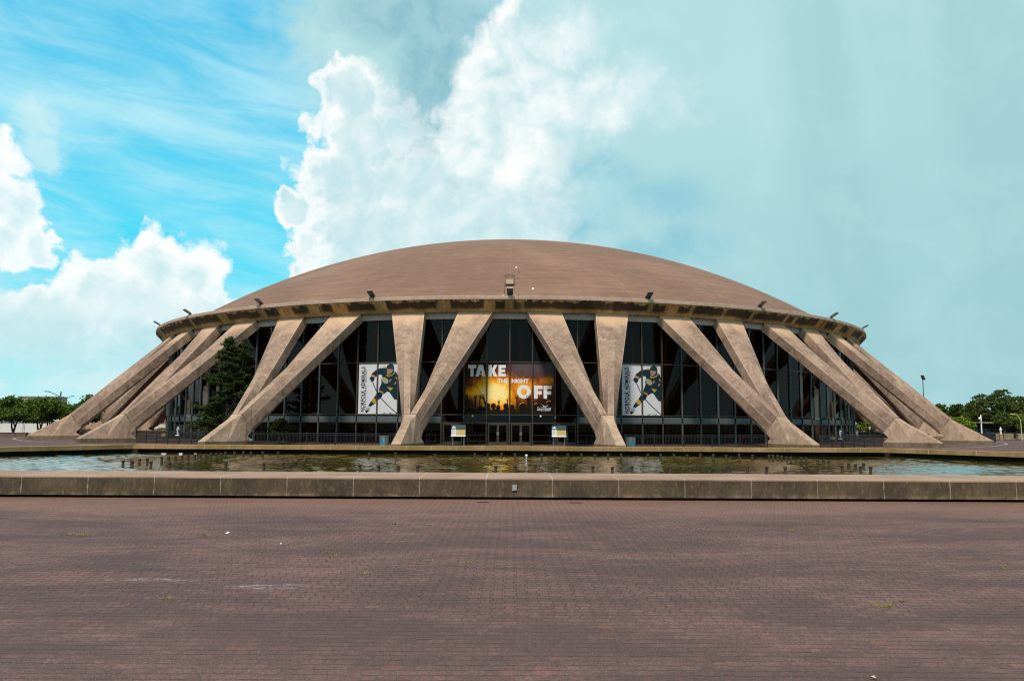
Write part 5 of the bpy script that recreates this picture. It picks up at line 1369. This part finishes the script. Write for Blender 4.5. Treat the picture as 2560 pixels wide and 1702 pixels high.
MB().bevel_box((-.95, 0, 3.46), (.4, .16, .07), .02).build('lamp_head', M['white'], root)
root = empty('statue', (65.9, -12.0, 0), 0, 'small white upright statue on a low pedestal before the right planter', 'statue')
MB().bevel_box((0, 0, .40), (.34, .34, .80), .02).build('pedestal', M['planter'], root)
MB().lathe([(.10, .80), (.13, .84), (.10, .95), (.085, 1.1), (.13, 1.28), (.17, 1.42), (.15, 1.50), (.06, 1.54), (.07, 1.60), (.09, 1.66), (.06, 1.74), (.01, 1.76)], seg=14).build('figure', M['white'], root, True)

def car(loc, rz, paint, label):
    root = empty('parked_car', loc, rz, label, 'car', 'cars parked behind the right planters')
    prof = [(-2.15, .35), (-2.2, .75), (-1.9, .92), (-1.25, 1.0), (-.65, 1.42), (.75, 1.44), (1.45, 1.02), (2.05, .95), (2.2, .7), (2.15, .35)]
    def ext(pr, w, name, mat, par):
        n = len(pr); mb = MB(); mb.add([(x, -w, z) for x, z in pr] + [(x, w, z) for x, z in pr], [tuple(range(n)), tuple(range(2 * n - 1, n - 1, -1))] + [(i, (i + 1) % n, n + (i + 1) % n, n + i) for i in range(n)])
        o = mb.build(name, mat, par); return o
    ext(prof, .86, 'body', paint, root)
    ext([(-1.05, 1.03), (-.58, 1.36), (.70, 1.37), (1.22, 1.04)], .868, 'windows', M['carglass'], root)
    for x in (-1.35, 1.35):
        for y in (-.8, .8):
            mb = MB(); mb.lathe([(.12, -.1), (.32, -.1), (.33, 0), (.32, .1), (.12, .1)], seg=16); mb.v = [(x + a, y + c, .32 + b) for a, b, c in mb.v]; mb.build('wheel', M['black'], root)
car((68.6, -2.2, 0), R(8), M['carblue'], 'blue and white parked car glimpsed under the shelter roof')
car((74.6, -2.0, 0), R(8), M['carred'], 'dull red parked car glimpsed right of the gate')
root = empty('screen_fence', (50.7, -4.5, 0), 0, 'dark green screened fence seen under the right buttress arms', 'fence')
MB().box((2.0, 0, .55), (5.4, .04, .82)).build('screen', M['mesh'], root)
for x in (-.7, 1.1, 2.9, 4.7): MB().tube([(x, -.04, 0), (x, -.04, 1.02)], .03, 6).build('post', M['steel'], root)
root = empty('sign_post', (50.9, -6.2, 0), 0, 'slim sign post with white plate by the dark green screen', 'sign post')
MB().tube([(0, 0, 0), (0, 0, 1.75)], .03, 6).build('post', M['steel'], root); MB().bevel_box((0, -.04, 1.55), (.26, .02, .42), .008).build('plate', M['white'], root)
root = empty('low_wall', (47.8, -1.0, 0), 0, 'pale low wall seen behind the arena glass at right', 'wall')
MB().bevel_box((0, 0, .6), (3.4, .4, 1.2), .02).build('wall', M['planter'], root); MB().bevel_box((0, 0, 1.23), (3.5, .5, .06), .01).build('coping', M['cap'], root)

# ------------------------------------------------------------------ camera
cam = bpy.data.cameras.new('camera'); co = bpy.data.objects.new('camera', cam); COL.objects.link(co)
cam.sensor_width = 36.0; cam.lens = 1970.0 / 2560.0 * 36.0; cam.clip_end = 6000; cam.clip_start = 0.1
PITCH, ROLL, YAW = 5.9721, 0.3051, 0.0592
co.matrix_world = Matrix.Translation((0, -118.5768, 1.9554)) @ Matrix.Rotation(R(-YAW), 4, 'Z') @ Matrix.Rotation(R(90 + PITCH), 4, 'X') @ Matrix.Rotation(R(ROLL), 4, 'Z')
SC.camera = co
SC.view_settings.view_transform = 'Standard'; SC.view_settings.look = 'None'; SC.view_settings.exposure = 0.0; SC.view_settings.gamma = 1.0
SC.view_settings.use_curve_mapping = False
SC.render.resolution_x = 1024; SC.render.resolution_y = 680
SC.cycles.max_bounces = 8; SC.cycles.transparent_max_bounces = 16
SC.cycles.use_denoising = False
SC.cycles.filter_width = 1.2
SC.cycles.sample_clamp_indirect = 6.0
